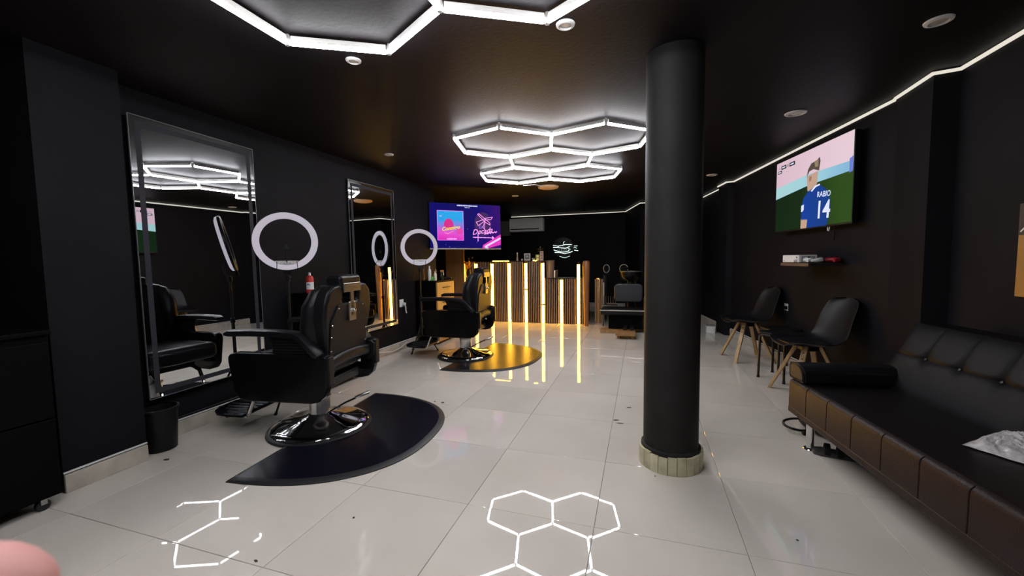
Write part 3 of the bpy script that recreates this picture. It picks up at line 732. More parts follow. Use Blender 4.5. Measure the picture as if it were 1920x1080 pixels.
# ------------------------------------------------------------------ televisions
def tv(label, loc, rz, W, H, glass):
    t = thing('television', label, 'television', loc, rz)
    obj('casing', box(new(), -W/2, W/2, 0, .045, -H/2, H/2), BLKPLASTIC, t, bevel=.006)
    s = obj('screen', box(new(), -W/2+.006, W/2-.006, -.002, .001, -H/2+.016, H/2-.006), glass, t, smooth=False)
    return t, s
def flat(parent, name, poly, d, m):
    return obj(name, prism(new(), poly, -.002-d, -.002-d+.0006, 'y'), m, parent, smooth=False)
def flat_text(parent, name, s, size, x, z, d, m, shear=0, bold=0, rot=0):
    me = text_mesh(s, size, shear, bold)
    return link(name, me, m, parent, smooth=False, loc=(x, -.002-d, z), rot=(PI/2, -rot, 0))
def stroke(parent, name, pts, wd, d, m, closed=False):
    bm = new(); n = len(pts); idx = range(n if closed else n-1)
    for i in idx:
        a = V(*pts[i]); b = V(*pts[(i+1) % n]); q = (b-a).normalized(); nn = V(-q.y, q.x)*wd/2; e = q*wd*.4
        prism(bm, [tuple(a-nn-e), tuple(b-nn+e), tuple(b+nn+e), tuple(a+nn-e)], -.002-d, -.0014-d, 'y')
    return obj(name, bm, m, parent, smooth=False)
def tiny_print(parent, name, x, z, w_, h, n, d, m):      # print too small to read: a row of short bars
    bm = new(); g = w_/n
    for k in range(n):
        a = x-w_/2+k*g; hh = h*(.7+.3*((k*7) % 5)/4)
        prism(bm, [(a, z-hh/2), (a+g*.78, z-hh/2), (a+g*.86, z+hh/2), (a+g*.08, z+hh/2)], -.002-d, -.0014-d, 'y')
    return obj(name, bm, m, parent, smooth=False)
def screen_gradient(name, stops, s, axis='Z', lo=-.35, hi=.35, extra=None):
    m = bpy.data.materials.new(name); m.use_nodes = True; nt = m.node_tree; b = nt.nodes['Principled BSDF']
    b.inputs['Base Color'].default_value = (.003, .003, .003, 1); b.inputs['Roughness'].default_value = .6; b.inputs['Specular IOR Level'].default_value = .05
    tc = nt.nodes.new('ShaderNodeTexCoord'); sp = nt.nodes.new('ShaderNodeSeparateXYZ'); nt.links.new(tc.outputs['Object'], sp.inputs[0])
    mr = nt.nodes.new('ShaderNodeMapRange'); mr.inputs[1].default_value = lo; mr.inputs[2].default_value = hi
    nz = nt.nodes.new('ShaderNodeTexNoise'); nz.inputs['Scale'].default_value = 4; nt.links.new(tc.outputs['Object'], nz.inputs[0])
    ad = nt.nodes.new('ShaderNodeMath'); ad.operation = 'MULTIPLY_ADD'; ad.inputs[1].default_value = (hi-lo)*(extra or 0); nt.links.new(nz.outputs['Fac'], ad.inputs[0])
    nt.links.new(sp.outputs[axis], ad.inputs[2]); nt.links.new(ad.outputs[0], mr.inputs[0])
    r = nt.nodes.new('ShaderNodeValToRGB'); nt.links.new(mr.outputs[0], r.inputs[0])
    els = r.color_ramp.elements
    els[0].position = stops[0][0]; els[0].color = (*lin(stops[0][1]), 1); els[1].position = stops[-1][0]; els[1].color = (*lin(stops[-1][1]), 1)
    for p, c in stops[1:-1]:
        e = els.new(p); e.color = (*lin(c), 1)
    nt.links.new(r.outputs[0], b.inputs['Emission Color']); b.inputs['Emission Strength'].default_value = s
    return m
# neon television by the counter
TW, TH = 1.175, .70
navy = screen_gradient('screen_navy', [(0, '06006c'), (.45, '08005e'), (.75, '12046c'), (1, '330a6e')], 1.0, 'X', -.6, .6, .12)
t, s = tv('television with blue and pink neon picture hanging by the counter', (-1.205, 4.744, 1.700), math.atan2(.818, .844), TW, TH, navy)
obj('bottom_bezel', box(new(), -TW/2, TW/2, -.006, .04, -TH/2-.004, -TH/2+.014), mat('silver_bezel', (.35, .33, .33), .35, metal=.6), t, smooth=False, bevel=.002)
obj('wall_arm', tube(new(), [(0, .045, 0), (0, .20, 0), (-.15, .45, 0), (-.30, .60, 0)], .025, 10), BLKMETAL, t)
album = screen_gradient('screen_album', [(0, 'e01fb4'), (.35, 'e54fd0'), (.62, '9c6fe0'), (.85, '2f9fe6'), (1, '2aa6ea')], 1.0, 'Z', -.17, .19, .35)
# positions in the picture measured from the frame: u 0..1 left to right, v 0..1 top to bottom
def UV(u, v): return (-TW/2+u*TW, TH/2-v*TH)
a0 = UV(.105, .845-.04); a1 = UV(.455, .17)
al = flat(s, 'album_picture', [a0, (a1[0], a0[1]), a1, (a0[0], a1[1])], .001, album)
stroke(s, 'album_border', [a0, (a1[0], a0[1]), a1, (a0[0], a1[1])], .008, .0018, emit('neon_lilac', 'e884ff', 1.0), True)
YEL = emit('screen_yellow', 'f2e12a', 1.0); PINK = emit('screen_pink', 'ff9df4', 1.15); WHT = emit('screen_white', 'dfe6ff', 1.0); VIO = emit('screen_violet', 'a06cf0', 1.0); MAG = emit('screen_magenta', 'e0108c', .9); LBLUE = emit('screen_pale_blue', 'c9c8ff', 1.2); HOT = emit('screen_hot_pink', 'ff2fd0', .8); DPUR = emit('screen_purple', '5a0a8e', .35)
def blob(parent, name, cx, cz, rx, rz_, d, m, k=20):
    return flat(parent, name, [(cx+rx*math.cos(2*PI*i/k), cz+rz_*math.sin(2*PI*i/k)) for i in range(k)], d, m)
p = UV(.255, .46); blob(s, 'album_shape', p[0], p[1], .075, .085, .0016, MAG); 
p = UV(.40, .60); blob(s, 'album_shape', p[0], p[1], .05, .05, .0016, emit('screen_rose', 'f03fb0', .9))
p = UV(.28, .545); flat_text(s, 'screen_lettering', 'Conmigo', .078, p[0], p[1], .003, YEL, .35, .002, math.radians(8))
p0, p1, p2 = UV(.20, .64), UV(.24, .665), UV(.32, .60); stroke(s, 'screen_swash', [p0, p1, p2], .010, .003, emit('screen_salmon', 'ff8fae', 1.0))
p = UV(.295, .775); tiny_print(s, 'screen_print', p[0], p[1], .16, .026, 6, .003, PINK)
p = UV(.15, .285); tiny_print(s, 'screen_print', p[0], p[1], .04, .012, 4, .003, PINK)
# palm, lettering and arrow on the right half
p = UV(.735, .44); blob(s, 'purple_glow_disc', p[0], p[1], .145, .19, .0010, DPUR, 32)
for pts in ([(.675, .205), (.83, .40), (.84, .455), (.775, .40), (.66, .225)], [(.755, .31), (.875, .275), (.855, .325), (.77, .345)], [(.74, .335), (.64, .395), (.665, .475), (.76, .365)]):
    stroke(s, 'neon_palm', [UV(*q) for q in pts], .009, .003, PINK, True)
stroke(s, 'neon_palm', [UV(.765, .36), UV(.735, .50), UV(.755, .56), UV(.765, .36)], .007, .003, PINK)
p = UV(.70, .50); flat_text(s, 'screen_lettering', 'La', .075, p[0], p[1], .003, VIO, .4, .001, math.radians(6))
p = UV(.72, .60); flat_text(s, 'screen_lettering', 'Decada', .115, p[0], p[1], .0035, PINK, .45, .001, math.radians(8))
stroke(s, 'neon_scribble', [UV(u, v) for u, v in ((.755, .665), (.79, .64), (.80, .655), (.825, .625), (.84, .645), (.865, .61), (.88, .635), (.905, .605), (.92, .625), (.935, .60))], .014, .004, PINK)
stroke(s, 'neon_arrow', [UV(.59, .735), UV(.87, .745)], .012, .003, PINK); stroke(s, 'neon_arrow', [UV(.66, .66), UV(.66, .82)], .012, .003, PINK)
for u in (.62, .70, .76, .81): blob(s, 'arrow_bead', *UV(u, .74), .010, .010, .004, PINK, 8)
flat(s, 'arrow_head', [UV(.865, .70), UV(.90, .745), UV(.865, .785)], .003, PINK)
flat(s, 'hot_glow', [UV(.995, .66), UV(.995, .90), UV(.80, .985), UV(.72, .985), UV(.73, .91)], .0010, HOT)
stroke(s, 'neon_chevron', [UV(.985, .755), UV(.765, .945), UV(.80, .99)], .030, .003, LBLUE)
p = UV(.515, .045); tiny_print(s, 'screen_print', p[0], p[1], .34, .022, 20, .003, WHT)
p = UV(.515, .085); tiny_print(s, 'screen_print', p[0], p[1], .09, .010, 9, .003, WHT)
for u, v in ((.21, .90), (.26, .95), (.515, .555), (.645, .845)): blob(s, 'spark', *UV(u, v), .005, .005, .002, emit('screen_spark', '9a7cff', 1.0), 8)

# football television on the right wall
TW, TH = 1.225, .735
grass = screen_gradient('screen_pitch', [(0, '0a2410'), (.5, '10280f'), (1, '2b4a18')], 1.0, 'X', -.6, .6, .2)
t, s = tv('wall television showing a football player from behind', (2.873, 3.372, 1.789), math.atan2(-1.205, .196), TW, TH, grass)
obj('wall_bracket', box(new(), -.2, .2, .045, .10, -.15, .15), BLKMETAL, t, smooth=False, bevel=.004)
def hz(u, v0, v1): return v0+(v1-v0)*u
PK = screen_gradient('screen_pink_stand', [(0, 'd9b9c8'), (1, 'e6cbd6')], 1.0, 'X', -.6, .6, .1)
SKYB = screen_gradient('screen_cyan_board', [(0, 'a9d4d4'), (.6, '9fcfdc'), (1, '86b8d8')], 1.0, 'X', -.6, .6, .1)
# the picture: pink stand, pale cyan boards, dark pitch (tilted bands)
e = .006
flat(s, 'stand_band', [UV(.005, .008), UV(.995, .008), UV(.995, .36), UV(.005, .40)], .001, PK)
flat(s, 'board_band', [UV(.005, .36), UV(.50, .31), UV(.995, .325), UV(.995, .43), UV(.50, .45), UV(.005, .52)], .0016, SKYB)
flat(s, 'blue_post', [UV(.96, .30), UV(.995, .28), UV(.995, .44), UV(.96, .45)], .002, emit('screen_blue_post', '6c7fd8', .9))
BLUE = screen_gradient('screen_blue_shirt', [(0, '1c4fa8'), (.5, '0f3f9c'), (1, '123c88')], 1.0, 'X', -.25, .25, .3)
SKN = emit('screen_skin', 'c9a58e', .9); HAIR = emit('screen_hair', '5b4c40', .8); HAIR2 = emit('screen_hair_light', 'a08a6e', .8)
flat(s, 'player_arm', [UV(.41, .86), UV(.50, .86), UV(.49, .985), UV(.41, .985)], .0022, SKN)
flat(s, 'player_shirt', [UV(.415, .87), UV(.415, .70), UV(.44, .60), UV(.50, .53), UV(.58, .49), UV(.64, .485), UV(.70, .53), UV(.755, .61), UV(.775, .72), UV(.77, .86), UV(.74, .985), UV(.50, .985), UV(.50, .88)], .0030, BLUE)
flat(s, 'player_neck', [UV(.475, .33), UV(.62, .31), UV(.61, .46), UV(.53, .53), UV(.49, .52)], .0026, SKN)
flat(s, 'player_ear', [UV(.51, .345), UV(.54, .35), UV(.535, .40), UV(.51, .41)], .0034, emit('screen_ear', 'a87f68', .8))
flat(s, 'player_collar', [UV(.535, .53), UV(.59, .478), UV(.645, .472), UV(.65, .49), UV(.60, .50), UV(.55, .545)], .0038, WHT)
flat(s, 'player_hair', [UV(.475, .34), UV(.49, .25), UV(.53, .19), UV(.60, .175), UV(.635, .15), UV(.645, .20), UV(.63, .31), UV(.56, .27), UV(.51, .28)], .0034, HAIR)
flat(s, 'player_hair_highlight', [UV(.57, .18), UV(.62, .17), UV(.62, .26), UV(.58, .25)], .0040, HAIR2)
p = UV(.70, .61); flat_text(s, 'shirt_lettering', 'RABIO', .068, p[0], p[1], .005, WHT, 0, .001, math.radians(-4))
p = UV(.695, .80); flat_text(s, 'shirt_lettering', '14', .215, p[0], p[1], .005, WHT, 0, .004, math.radians(-3))
flat(s, 'sleeve_patch', [UV(.415, .69), UV(.45, .68), UV(.45, .75), UV(.43, .77), UV(.415, .77)], .005, WHT)
BLKS = emit('screen_black', '101014', 1.0)
for (u0, v0, u1, v1) in ((.085, .065, .165, .115), (.215, .065, .30, .115), (.03, .125, .095, .165)):
    flat(s, 'score_box', [UV(u0, v1), UV(u1, v1), UV(u1, v0), UV(u0, v0)], .003, BLKS)
    c = UV((u0+u1)/2, (v0+v1)/2); tiny_print(s, 'score_print', c[0], c[1], (u1-u0)*TW*.7, .016, 4, .0045, WHT)
blob(s, 'score_crest', *UV(.19, .09), .018, .018, .003, emit('screen_grey', 'a8a0a8', .9), 12)
p = UV(.05, .09); tiny_print(s, 'score_print', p[0], p[1], .05, .012, 4, .003, emit('screen_grey', 'a8a0a8', .9))
obj('cable', tube(new(), [(.30, .06, -.36), (.24, .09, -.48), (.12, .12, -.56), (.05, .13, -.60)], .004, 6), BLKPLASTIC, t)
obj('cable_loop', tube(new(), [(.27, .02, -.36), (.275, .02, -.40), (.29, .02, -.405), (.30, .02, -.37)], .005, 6), WHITEP, t)

# ------------------------------------------------------------------ wall shelf with console
SA = math.atan2(-.99, .139)       # local X runs from far to near along the slanted wall, local -Y into the room
def on_wall(y, z, off=0): return (xw(y)-off*.99, y-off*.139, z)
t = thing('wall_shelf', 'small dark floating shelf under the wall television', 'shelf', on_wall(3.26, 1.08), SA)
obj('board', box(new(), -.24, .25, -.275, -.002, 0, .028), mat('dark_brown_board', (.022, .014, .011), .5), t, smooth=False, bevel=.002)
obj('front_edge', box(new(), -.24, .25, -.279, -.275, .001, .027), mat('brown_edge', (.10, .06, .045), .5), t, smooth=False)
def local(o, x, y, z): return o.matrix_basis @ Vector((x, y, z))
sh = t
t = thing('game_console', 'white box-shaped game console on the wall shelf', 'console', on_wall(3.26, 1.108), SA)
for o_ in [t]:
    obj('body', box(new(), -.225, .075, -.27, -.12, .004, .072), WHITEP, o_, bevel=.006)
    obj('front_vent', box(new(), .079-.006, .079, -.25, -.14, .012, .062), mat('grey_vent', (.35, .34, .33), .5), o_, smooth=False)
    obj('power_button', box(new(), .03, .042, -.2725, -.27, .045, .057), BLKPLASTIC, o_, smooth=False)
    obj('print_mark', box(new(), -.205, -.185, -.2725, -.27, .014, .022), GREYP, o_, smooth=False)
    obj('foot', box(new(), -.20, .05, -.25, -.14, 0, .004), BLKPLASTIC, o_, smooth=False)
def controller(label, x, y, m, rz, g='game controllers on the wall shelf'):
    base = Vector(on_wall(3.26, 1.108)); R = Matrix.Rotation(SA, 3, 'Z'); p = base+R @ Vector((x, y, 0))
    c = thing('game_controller', label, 'game controller', tuple(p), SA+rz, g)
    bm = new(); tube(bm, [(-.075, -.045, .018), (-.068, -.01, .022), (-.045, .02, .026), (0, .024, .027), (.045, .02, .026), (.068, -.01, .022), (.075, -.045, .018)], [.010, .018, .022, .022, .022, .018, .010], 12)
    obj('body', bm, m, c)
    for s_ in (-1, 1):
        bm = new(); lathe(bm, [(0, .044), (.009, .044), (.010, .056), (.006, .058), (0, .058)], 10, (s_*.03, .014, 0)); obj('thumb_stick', bm, BLKPLASTIC, c)
controller('white game controller in front of the white console', .10, -.235, WHITEP, .3)
controller('white game controller lying beside the console, right one', .16, -.16, WHITEP, -.5)
controller('red game controller at the back of the wall shelf', .20, -.07, mat('dark_red_plastic', (.30, .012, .02), .35), .2)

# ------------------------------------------------------------------ waiting chairs
def shell_chair(label, loc, rz):
    t = thing('shell_chair', label, 'chair', loc, rz, 'black shell waiting chairs')
    # local: faces -X; profile along the centre line (x, z), half width w
    prof = [(-.235, .430, .15), (-.225, .447, .185), (-.17, .452, .215), (-.08, .440, .232), (.02, .432, .232), (.095, .440, .228), (.145, .465, .222), (.185, .52, .216), (.222, .60, .212), (.262, .69, .204), (.298, .77, .190), (.312, .802, .168), (.319, .818, .13), (.321, .824, .07)]
    bm = new(); rows = []
    n = 13
    for (x, z, w_) in prof:
        row = []
        for k in range(n):
            u = -1+2*k/(n-1); y = u*w_
            back = max(0, min(1, (z-.45)/.2))
            lift = (abs(u)**3)*(.040*(1-back)+.0*back) ; fwd = -(abs(u)**2.5)*.055*back
            row.append(bm.verts.new((x+fwd, y, z+lift)))
        rows.append(row)
    for a, b in zip(rows, rows[1:]):
        for k in range(n-1): bm.faces.new((a[k], a[k+1], b[k+1], b[k]))
    o = obj('seat_shell', bm, BLKSHELL, t, sub=1)
    so = o.modifiers.new('solidify', 'SOLIDIFY'); so.thickness = .008; so.offset = 0
    o.modifiers.move(1, 0)
    bm = new(); prism(bm, rrect(-.205, .115, -.175, .175, .10, 6), .447, .475); 
    for v in bm.verts:
        if v.co.z > .46: v.co.z -= .016*((v.co.x+.045)**2+v.co.y**2)/.05
    obj('cushion', bm, BLKLEATHER, t, bevel=.008, bseg=3)
    obj('hub', box(new(), -.07, .07, -.07, .07, .385, .434), BLKPLASTIC, t, bevel=.01)
    for sx in (-1, 1):
        for sy in (-1, 1):
            a = V(sx*.060, sy*.060, .425); b = V(sx*.205, sy*.195, 0); d = (b-a).normalized()
            side = V(-sy, sx, 0).normalized()*1; s_ = d.cross(side).normalized()
            bm = new()
            r0 = [bm.verts.new(a+side*(u*.021)+s_*(v*.013)) for u, v in ((-1, -1), (1, -1), (1, 1), (-1, 1))]
            b2 = [bm.verts.new(Vector((p.x, p.y, 0))) for p in [b+side*(u*.017)+s_*(v*.013) for u, v in ((-1, -1), (1, -1), (1, 1), (-1, 1))]]
            bridge(bm, r0, b2); bm.faces.new(r0[::-1]); bm.faces.new(b2)
            lg = obj('leg', bm, OAK, t, smooth=False, bevel=.002, bseg=1)
            out = V(sx, sy, 0).normalized()
            for zz in (.06, .11):
                q = a+d*zz; nn = s_ if s_.dot(out) > 0 else -s_
                bm = new(); cyl(bm, q+nn*.012, q+nn*.0145, .006, seg=10); obj('bolt', bm, BLKMETAL, lg)
    return t
c1 = shell_chair('black shell chair with pale wooden legs further from the sofa', (2.549, 4.06, 0), math.radians(12))
c2 = copy_tree(c1); c2.location = (2.73, 2.82, 0); c2.rotation_euler.z = math.radians(11); c2['label'] = 'black shell chair with pale wooden legs right behind the sofa arm'

def stool(label, loc, rz, h=.44):
    t = thing('metal_stool', label, 'stool', loc, rz, 'black metal stools between the chairs')
    obj('seat', prism(new(), rrect(-.15, .15, -.15, .15, .05, 5), h-.012, h+.012), BLKPLASTIC, t, bevel=.006)
    for k in range(2):
        s = -1 if k == 0 else 1
        bm = new(); pts = [(s*.145, -.125, 0), (s*.14, -.12, h-.05)]
        for a in range(1, 5): pts.append((s*.14, -.12+.035*(1-math.cos(a*PI/8)), h-.05+.035*math.sin(a*PI/8)))
        pts += [(p[0], -p[1], p[2]) for p in pts[::-1]]
        fr = obj('leg_frame', tube(new(), pts, .011, 8), BLKMETAL, t)
        for y in (-.125, .125):
            bm = new(); cyl(bm, (s*.145, y, 0), (s*.145, y, .02), .0135, seg=10); obj('foot', bm, RUBBEREDGE, fr)
    return t
stool('black tube-legged stool between the two shell chairs, nearer one', (2.675, 3.30, 0), math.radians(40))
stool('black tube-legged stool between the two shell chairs, farther one', (2.77, 3.68, 0), math.radians(15), .42)

# small white items seen behind the chairs
t = thing('wall_outlet', 'white wall outlet between the shell chairs', 'outlet', on_wall(3.95, .62), SA)
obj('plate', box(new(), -.045, .045, -.010, 0, -.04, .04), WHITEP, t, bevel=.004); obj('plug', box(new(), 0, .035, -.04, -.010, -.02, .012), BLKPLASTIC, t, bevel=.005)
t = thing('white_block', 'small white block on the floor behind the farther shell chair', 'block', (2.42, 5.75, 0))
obj('block', box(new(), -.06, .06, -.05, .05, 0, .11), WHITEP, t, bevel=.006); obj('lid', box(new(), -.062, .062, -.052, .052, .11, .125), GREYP, t, bevel=.004)

# ------------------------------------------------------------------ sofa
SR = math.radians(7.0)
sofa = thing('sofa_bed', 'dark brown leather sofa bed along the right wall', 'sofa', (2.285, 1.80, 0), SR)
# local: X into the wall, -Y towards the camera; front face at x=0, far end at y=0
SL, SD = 1.86, .66
npan = 9; pw = SL/npan
seat = obj('seat', box(new(), .012, SD, -SL, 0, .228, .408), mat('black_seat_leather', (.008, .0065, .007), .36, spec=.25, bump=.25, bscale=220), sofa, bevel=.022, bseg=4)
for k in range(npan):
    y1 = -k*pw-.0012; y0 = -(k+1)*pw+.0012
    bm = new(); prism(bm, [(0, .228), (0, .376), (.004, .392), (.016, .403), (.032, .4085), (.032, .398), (.02, .38), (.02, .228)], y0, y1, 'y')
    obj('front_panel', bm, BRNLEATHER, seat, bevel=.004, bseg=2)
obj('base_rail', box(new(), -.003, SD-.03, -SL, 0, .195, .234), BRNLEATHER, sofa, bevel=.008)
for sec, (ya, yb) in enumerate(((-.02, -.86), (-.89, -SL))):
    bk = bpy.data.objects.new('backrest', None)
    bm = new(); W2 = abs(yb-ya); N1, N2 = 72, 40
    grid = []
    for i in range(N1+1):
        row = []
        for j in range(N2+1):
            u, v = i/N1, j/N2; y = ya+(yb-ya)*u; z = .385+.385*v; x = .46+.20*v
            ex = min(u, 1-u)*W2; ez = min(v, 1-v)*.4
            puff = .020*(1-math.exp(-ex/.02))*(1-math.exp(-ez/.03))
            for q in (.25, .5, .75): puff -= .007*math.exp(-((u-q)*W2/.010)**2)*(1 if v > .5 else .0)
            puff -= .007*math.exp(-((v-.55)*.4/.008)**2)
            for q in (.25, .5, .75): puff -= .012*math.exp(-(((u-q)*W2)**2+((v-.55)*.4)**2)/.0014)
            row.append(bm.verts.new((x-puff, y, z)))
        grid.append(row)
    for i in range(N1):
        for j in range(N2): bm.faces.new((grid[i][j], grid[i+1][j], grid[i+1][j+1], grid[i][j+1]))
    back = [[bm.verts.new((.46+.20*v/2+.13, ya+(yb-ya)*i/N1, .385+.385*v/2*1.0)) for v in (0, 2)] for i in range(N1+1)]
    for i in range(N1): 
        bm.faces.new((back[i][0], back[i][1], back[i+1][1], back[i+1][0]))
        bm.faces.new((grid[i][N2], grid[i+1][N2], back[i+1][1], back[i][1])); bm.faces.new((grid[i][0], back[i][0], back[i+1][0], grid[i+1][0]))
    bm.faces.new([grid[0][j] for j in range(N2+1)]+[back[0][1], back[0][0]]); bm.faces.new([grid[N1][j] for j in range(N2, -1, -1)]+[back[N1][0], back[N1][1]])
    o = obj('backrest', bm, mat('black_sofa_leather', (.0055, .0048, .0062), .45, spec=.12, bump=.3, bscale=220), sofa)
    bpy.data.objects.remove(bk)
    for q in (.25, .5, .75):
        bm = new(); y = ya+(yb-ya)*q
        lathe(bm, [(0, .004), (.007, .003), (.009, 0), (0, -.002)], 10); obj('tuft_button', bm, BLKLEATHER, o, loc=(.46+.20*.55-.002, y, .385+.385*.55), rot=(0, -PI/2+.48, 0))
# armrest roll lying across the far end
bm = new(); pf = [(-.16, .415), (-.165, .44), (-.155, .485), (-.12, .512), (-.07, .52), (-.0, .51), (.012, .49), (.012, .43), (.0, .412)]
prism(bm, pf, .01, .52, 'x')
for v in bm.verts: v.co.y -= 0.0
ar = obj('armrest_roll', bm, BLKLEATHER, sofa, bevel=.010, bseg=3)
bm = new(); prism(bm, [(-.148, .425), (-.15, .445), (-.14, .478), (-.112, .502), (-.07, .509), (-.005, .50), (.002, .485), (.002, .435), (-.008, .424)], .004, .012, 'x'); obj('roll_end', bm, BRNLEATHER, ar, bevel=.004)
bm = new(); tube(bm, [(.008, y, z) for y, z in [(-.158, .420), (-.160, .445), (-.150, .484), (-.118, .510), (-.07, .518), (-.002, .508), (.009, .488), (.009, .432), (-.004, .415)]], .0035, 6, True); obj('piping', bm, BLKLEATHER, ar)
for x, y in ((.075, -.115), (SD-.12, -.12), (.12, -SL+.16), (SD-.12, -SL+.12)):
    lg = obj('leg', lathe(new(), [(0, .008), (.020, .008), (.024, .20), (0, .20)], 20), CHROME, sofa, loc=(x, y, 0))
    obj('foot', lathe(new(), [(0, 0), (.034, 0), (.036, .004), (.032, .010), (0, .012)], 20), CHROME, lg)

# plastic-wrapped parcel on the sofa
bm = new(); bmesh.ops.create_grid(bm, x_segments=70, y_segments=60, size=1)
random.seed(11)
from mathutils import noise as mn
for v in bm.verts:
    u, w_ = v.co.x, v.co.y; edge = (1-abs(u)**6)*(1-abs(w_)**6)
    h = .035*edge+.016*edge*mn.noise(V(u*6, w_*6, .3))+.010*edge*mn.noise(V(u*19, w_*17, 1.3))
    v.co = V(u*.19+.012*mn.noise(V(w_*3, 1, 2)), w_*.16+.012*mn.noise(V(u*3, 4, 2)), .008+max(h, -.004))
pk = thing('wrapped_parcel', 'crumpled silvery plastic-wrapped parcel lying on the sofa', 'parcel', (2.86, .90, .405), math.radians(38))
obj('wrap', bm, mat('silvery_plastic_wrap', (.62, .60, .59), .22, noise=.35, nscale=30, bump=.6, bscale=90, spec=.7), pk)
bm = new(); prism(bm, rrect(-.17, .17, -.14, .14, .03, 4), 0, .010); obj('underside', bm, WHITEP, pk, smooth=False)
bm = new(); bmesh.ops.create_uvsphere(bm, u_segments=20, v_segments=10, radius=1)
for v in bm.verts: v.co = V(v.co.x*.07+.03, v.co.y*.055-.01, .046+v.co.z*.020)
obj('pinkish_content', bm, mat('pinkish_paper', (.60, .42, .35), .4, bump=.5, bscale=60), pk)

# bag and sandal on the floor under the sofa
t = thing('shoulder_bag', 'black shoulder bag with looped strap on the floor under the sofa end', 'bag', (2.52, 2.02, 0), math.radians(10))
bm = new(); bmesh.ops.create_uvsphere(bm, u_segments=24, v_segments=14, radius=1)
for v in bm.verts: v.co = V(v.co.x*.10, v.co.y*.14, .075+max(v.co.z, -.9)*.078)
obj('body', bm, mat('dark_bag_cloth', (.016, .011, .012), .7, bump=.4, bscale=90), t)
pts = [(-.085+.07*math.cos(a)-.06, -.02+.045*math.sin(a)*1.0, .045+.03*math.cos(a*.5)) for a in [2*PI*k/18 for k in range(18)]]
obj('strap', tube(new(), pts, .008, 6, True), BLKPLASTIC, t)
obj('buckle', box(new(), -.13, -.095, -.10, -.07, .001, .025), BLKPLASTIC, t, bevel=.004)
t = thing('sandal', 'dark strapped sandal lying beside the chrome sofa leg', 'sandal', (2.50, 1.63, 0), math.radians(-15))
pl = [(-.13, -.01), (-.125, -.035), (-.09, -.046), (-.02, -.040), (.05, -.034), (.11, -.036), (.13, -.02), (.132, .01), (.115, .032), (.05, .034), (-.03, .042), (-.09, .046), (-.125, .03)]
obj('sole', prism(new(), pl, 0, .022), mat('worn_sole', (.05, .045, .04), .7), t, bevel=.004)
obj('footbed', prism(new(), [(x*.94, y*.92) for x, y in pl], .022, .026), mat('grey_footbed', (.03, .028, .026), .8), t, smooth=False)
for x0, hh in ((-.06, .05), (.0, .055), (.09, .045)):
    bm = new(); rs = []
    for k in range(11):
        a = PI*k/10; y, z = .042*math.cos(a), .012+hh*math.sin(a)
        rs.append([bm.verts.new((x0+dx, y*(1+dz), z*(1+dz))) for dx, dz in ((-.014, 0), (.014, 0), (.014, .07), (-.014, .07))])
    for a, b in zip(rs, rs[1:]): bridge(bm, a, b)
    bm.faces.new(rs[0][::-1]); bm.faces.new(rs[-1]); obj('strap', bm, BLKPLASTIC, t)

# orange picture on the right wall, cut by the frame
t = thing('wall_picture', 'orange-brown picture board at the right edge above the sofa', 'picture', (3.188, 1.57, .955))
obj('board', box(new(), -.012, 0, -.52, 0, 0, .46), mat('orange_board', (.42, .19, .03), .5, noise=.3, nscale=4), t, smooth=False, bevel=.002)
obj('dark_band', box(new(), -.0128, -.012, -.52, 0, .305, .46), mat('dark_print', (.02, .012, .01), .5), t, smooth=False)
bm = new(); box(bm, -.0136, -.0128, -.045, -.008, .325, .332, Matrix.Translation((0, -.02, .33)) @ Matrix.Rotation(-.7, 4, 'X') @ Matrix.Translation((0, .02, -.33))); obj('white_stroke', bm, WHITEP, t, smooth=False)

# ------------------------------------------------------------------ far end: air conditioner, neon sign, wash chair
YB = 8.8
t = thing('air_conditioner', 'white wall air conditioner on the back wall', 'air conditioner', (-1.32, YB, 1.86))
obj('body', box(new(), -.43, .43, -.20, -.001, 0, .33), WHITEP, t, bevel=.03, bseg=4)
obj('front_panel', box(new(), -.425, .425, -.212, -.19, .085, .325), mat('gloss_white', (.66, .65, .63), .12), t, bevel=.008)
obj('outlet_slot', box(new(), -.40, .33, -.204, -.19, .05, .075), BLKPLASTIC, t, smooth=False)
obj('flap', box(new(), -.40, .33, -.208, -.18, .012, .046), WHITEP, t, bevel=.004)
obj('badge', box(new(), -.38, -.34, -.2135, -.212, .11, .122), GREYP, t, smooth=False)
t = thing('electric_box', 'grey-brown panel box on the back wall left of the air conditioner', 'box', (-1.90, YB, 1.78))
obj('body', box(new(), -.26, .13, -.09, -.001, 0, .37), mat('brown_grey_panel', (.10, .085, .08), .5, noise=.3, nscale=6), t, bevel=.006)
obj('door', box(new(), -.24, .11, -.097, -.088, .02, .35), mat('brown_grey_panel', (.10, .085, .08), .5), t, bevel=.004)
NEON = emit('neon_sign_white', (.75, 1.0, .92), 2.2)
DIMN = mat('sign_dark_print', (.05, .05, .07), .3)
sg = thing('neon_sign', 'round white neon sign on the back wall above the counter', 'neon sign', (-.44, YB, 1.455))
obj('disc', lathe(new(), [(0, .01), (.25, .01), (.252, .004), (.25, 0), (0, 0)], 48), mat('dark_sign_disc', (.012, .013, .017), .25), sg, loc=(0, -.001, 0), rot=(PI/2, 0, 0))
def npath(pts, r=.008, m=NEON, nm='neon_tube'): obj(nm, tube(new(), [(x, -.022, z) for x, z in pts], r*.6, 6), m, sg)
npath([(-.24, .055), (-.12, .035), (-.02, .05), (.06, .07), (.22, .065)], .010)
npath([(-.24, .005), (-.14, .005), (-.02, -.01), (.07, -.02), (.17, .02)], .012)
npath([(-.225, -.055), (-.10, -.095), (0, -.112), (.10, -.105), (.16, -.085)], .010)
npath([(-.20, -.115), (-.08, -.12), (.04, -.15), (.15, -.13), (.24, -.10)], .011)
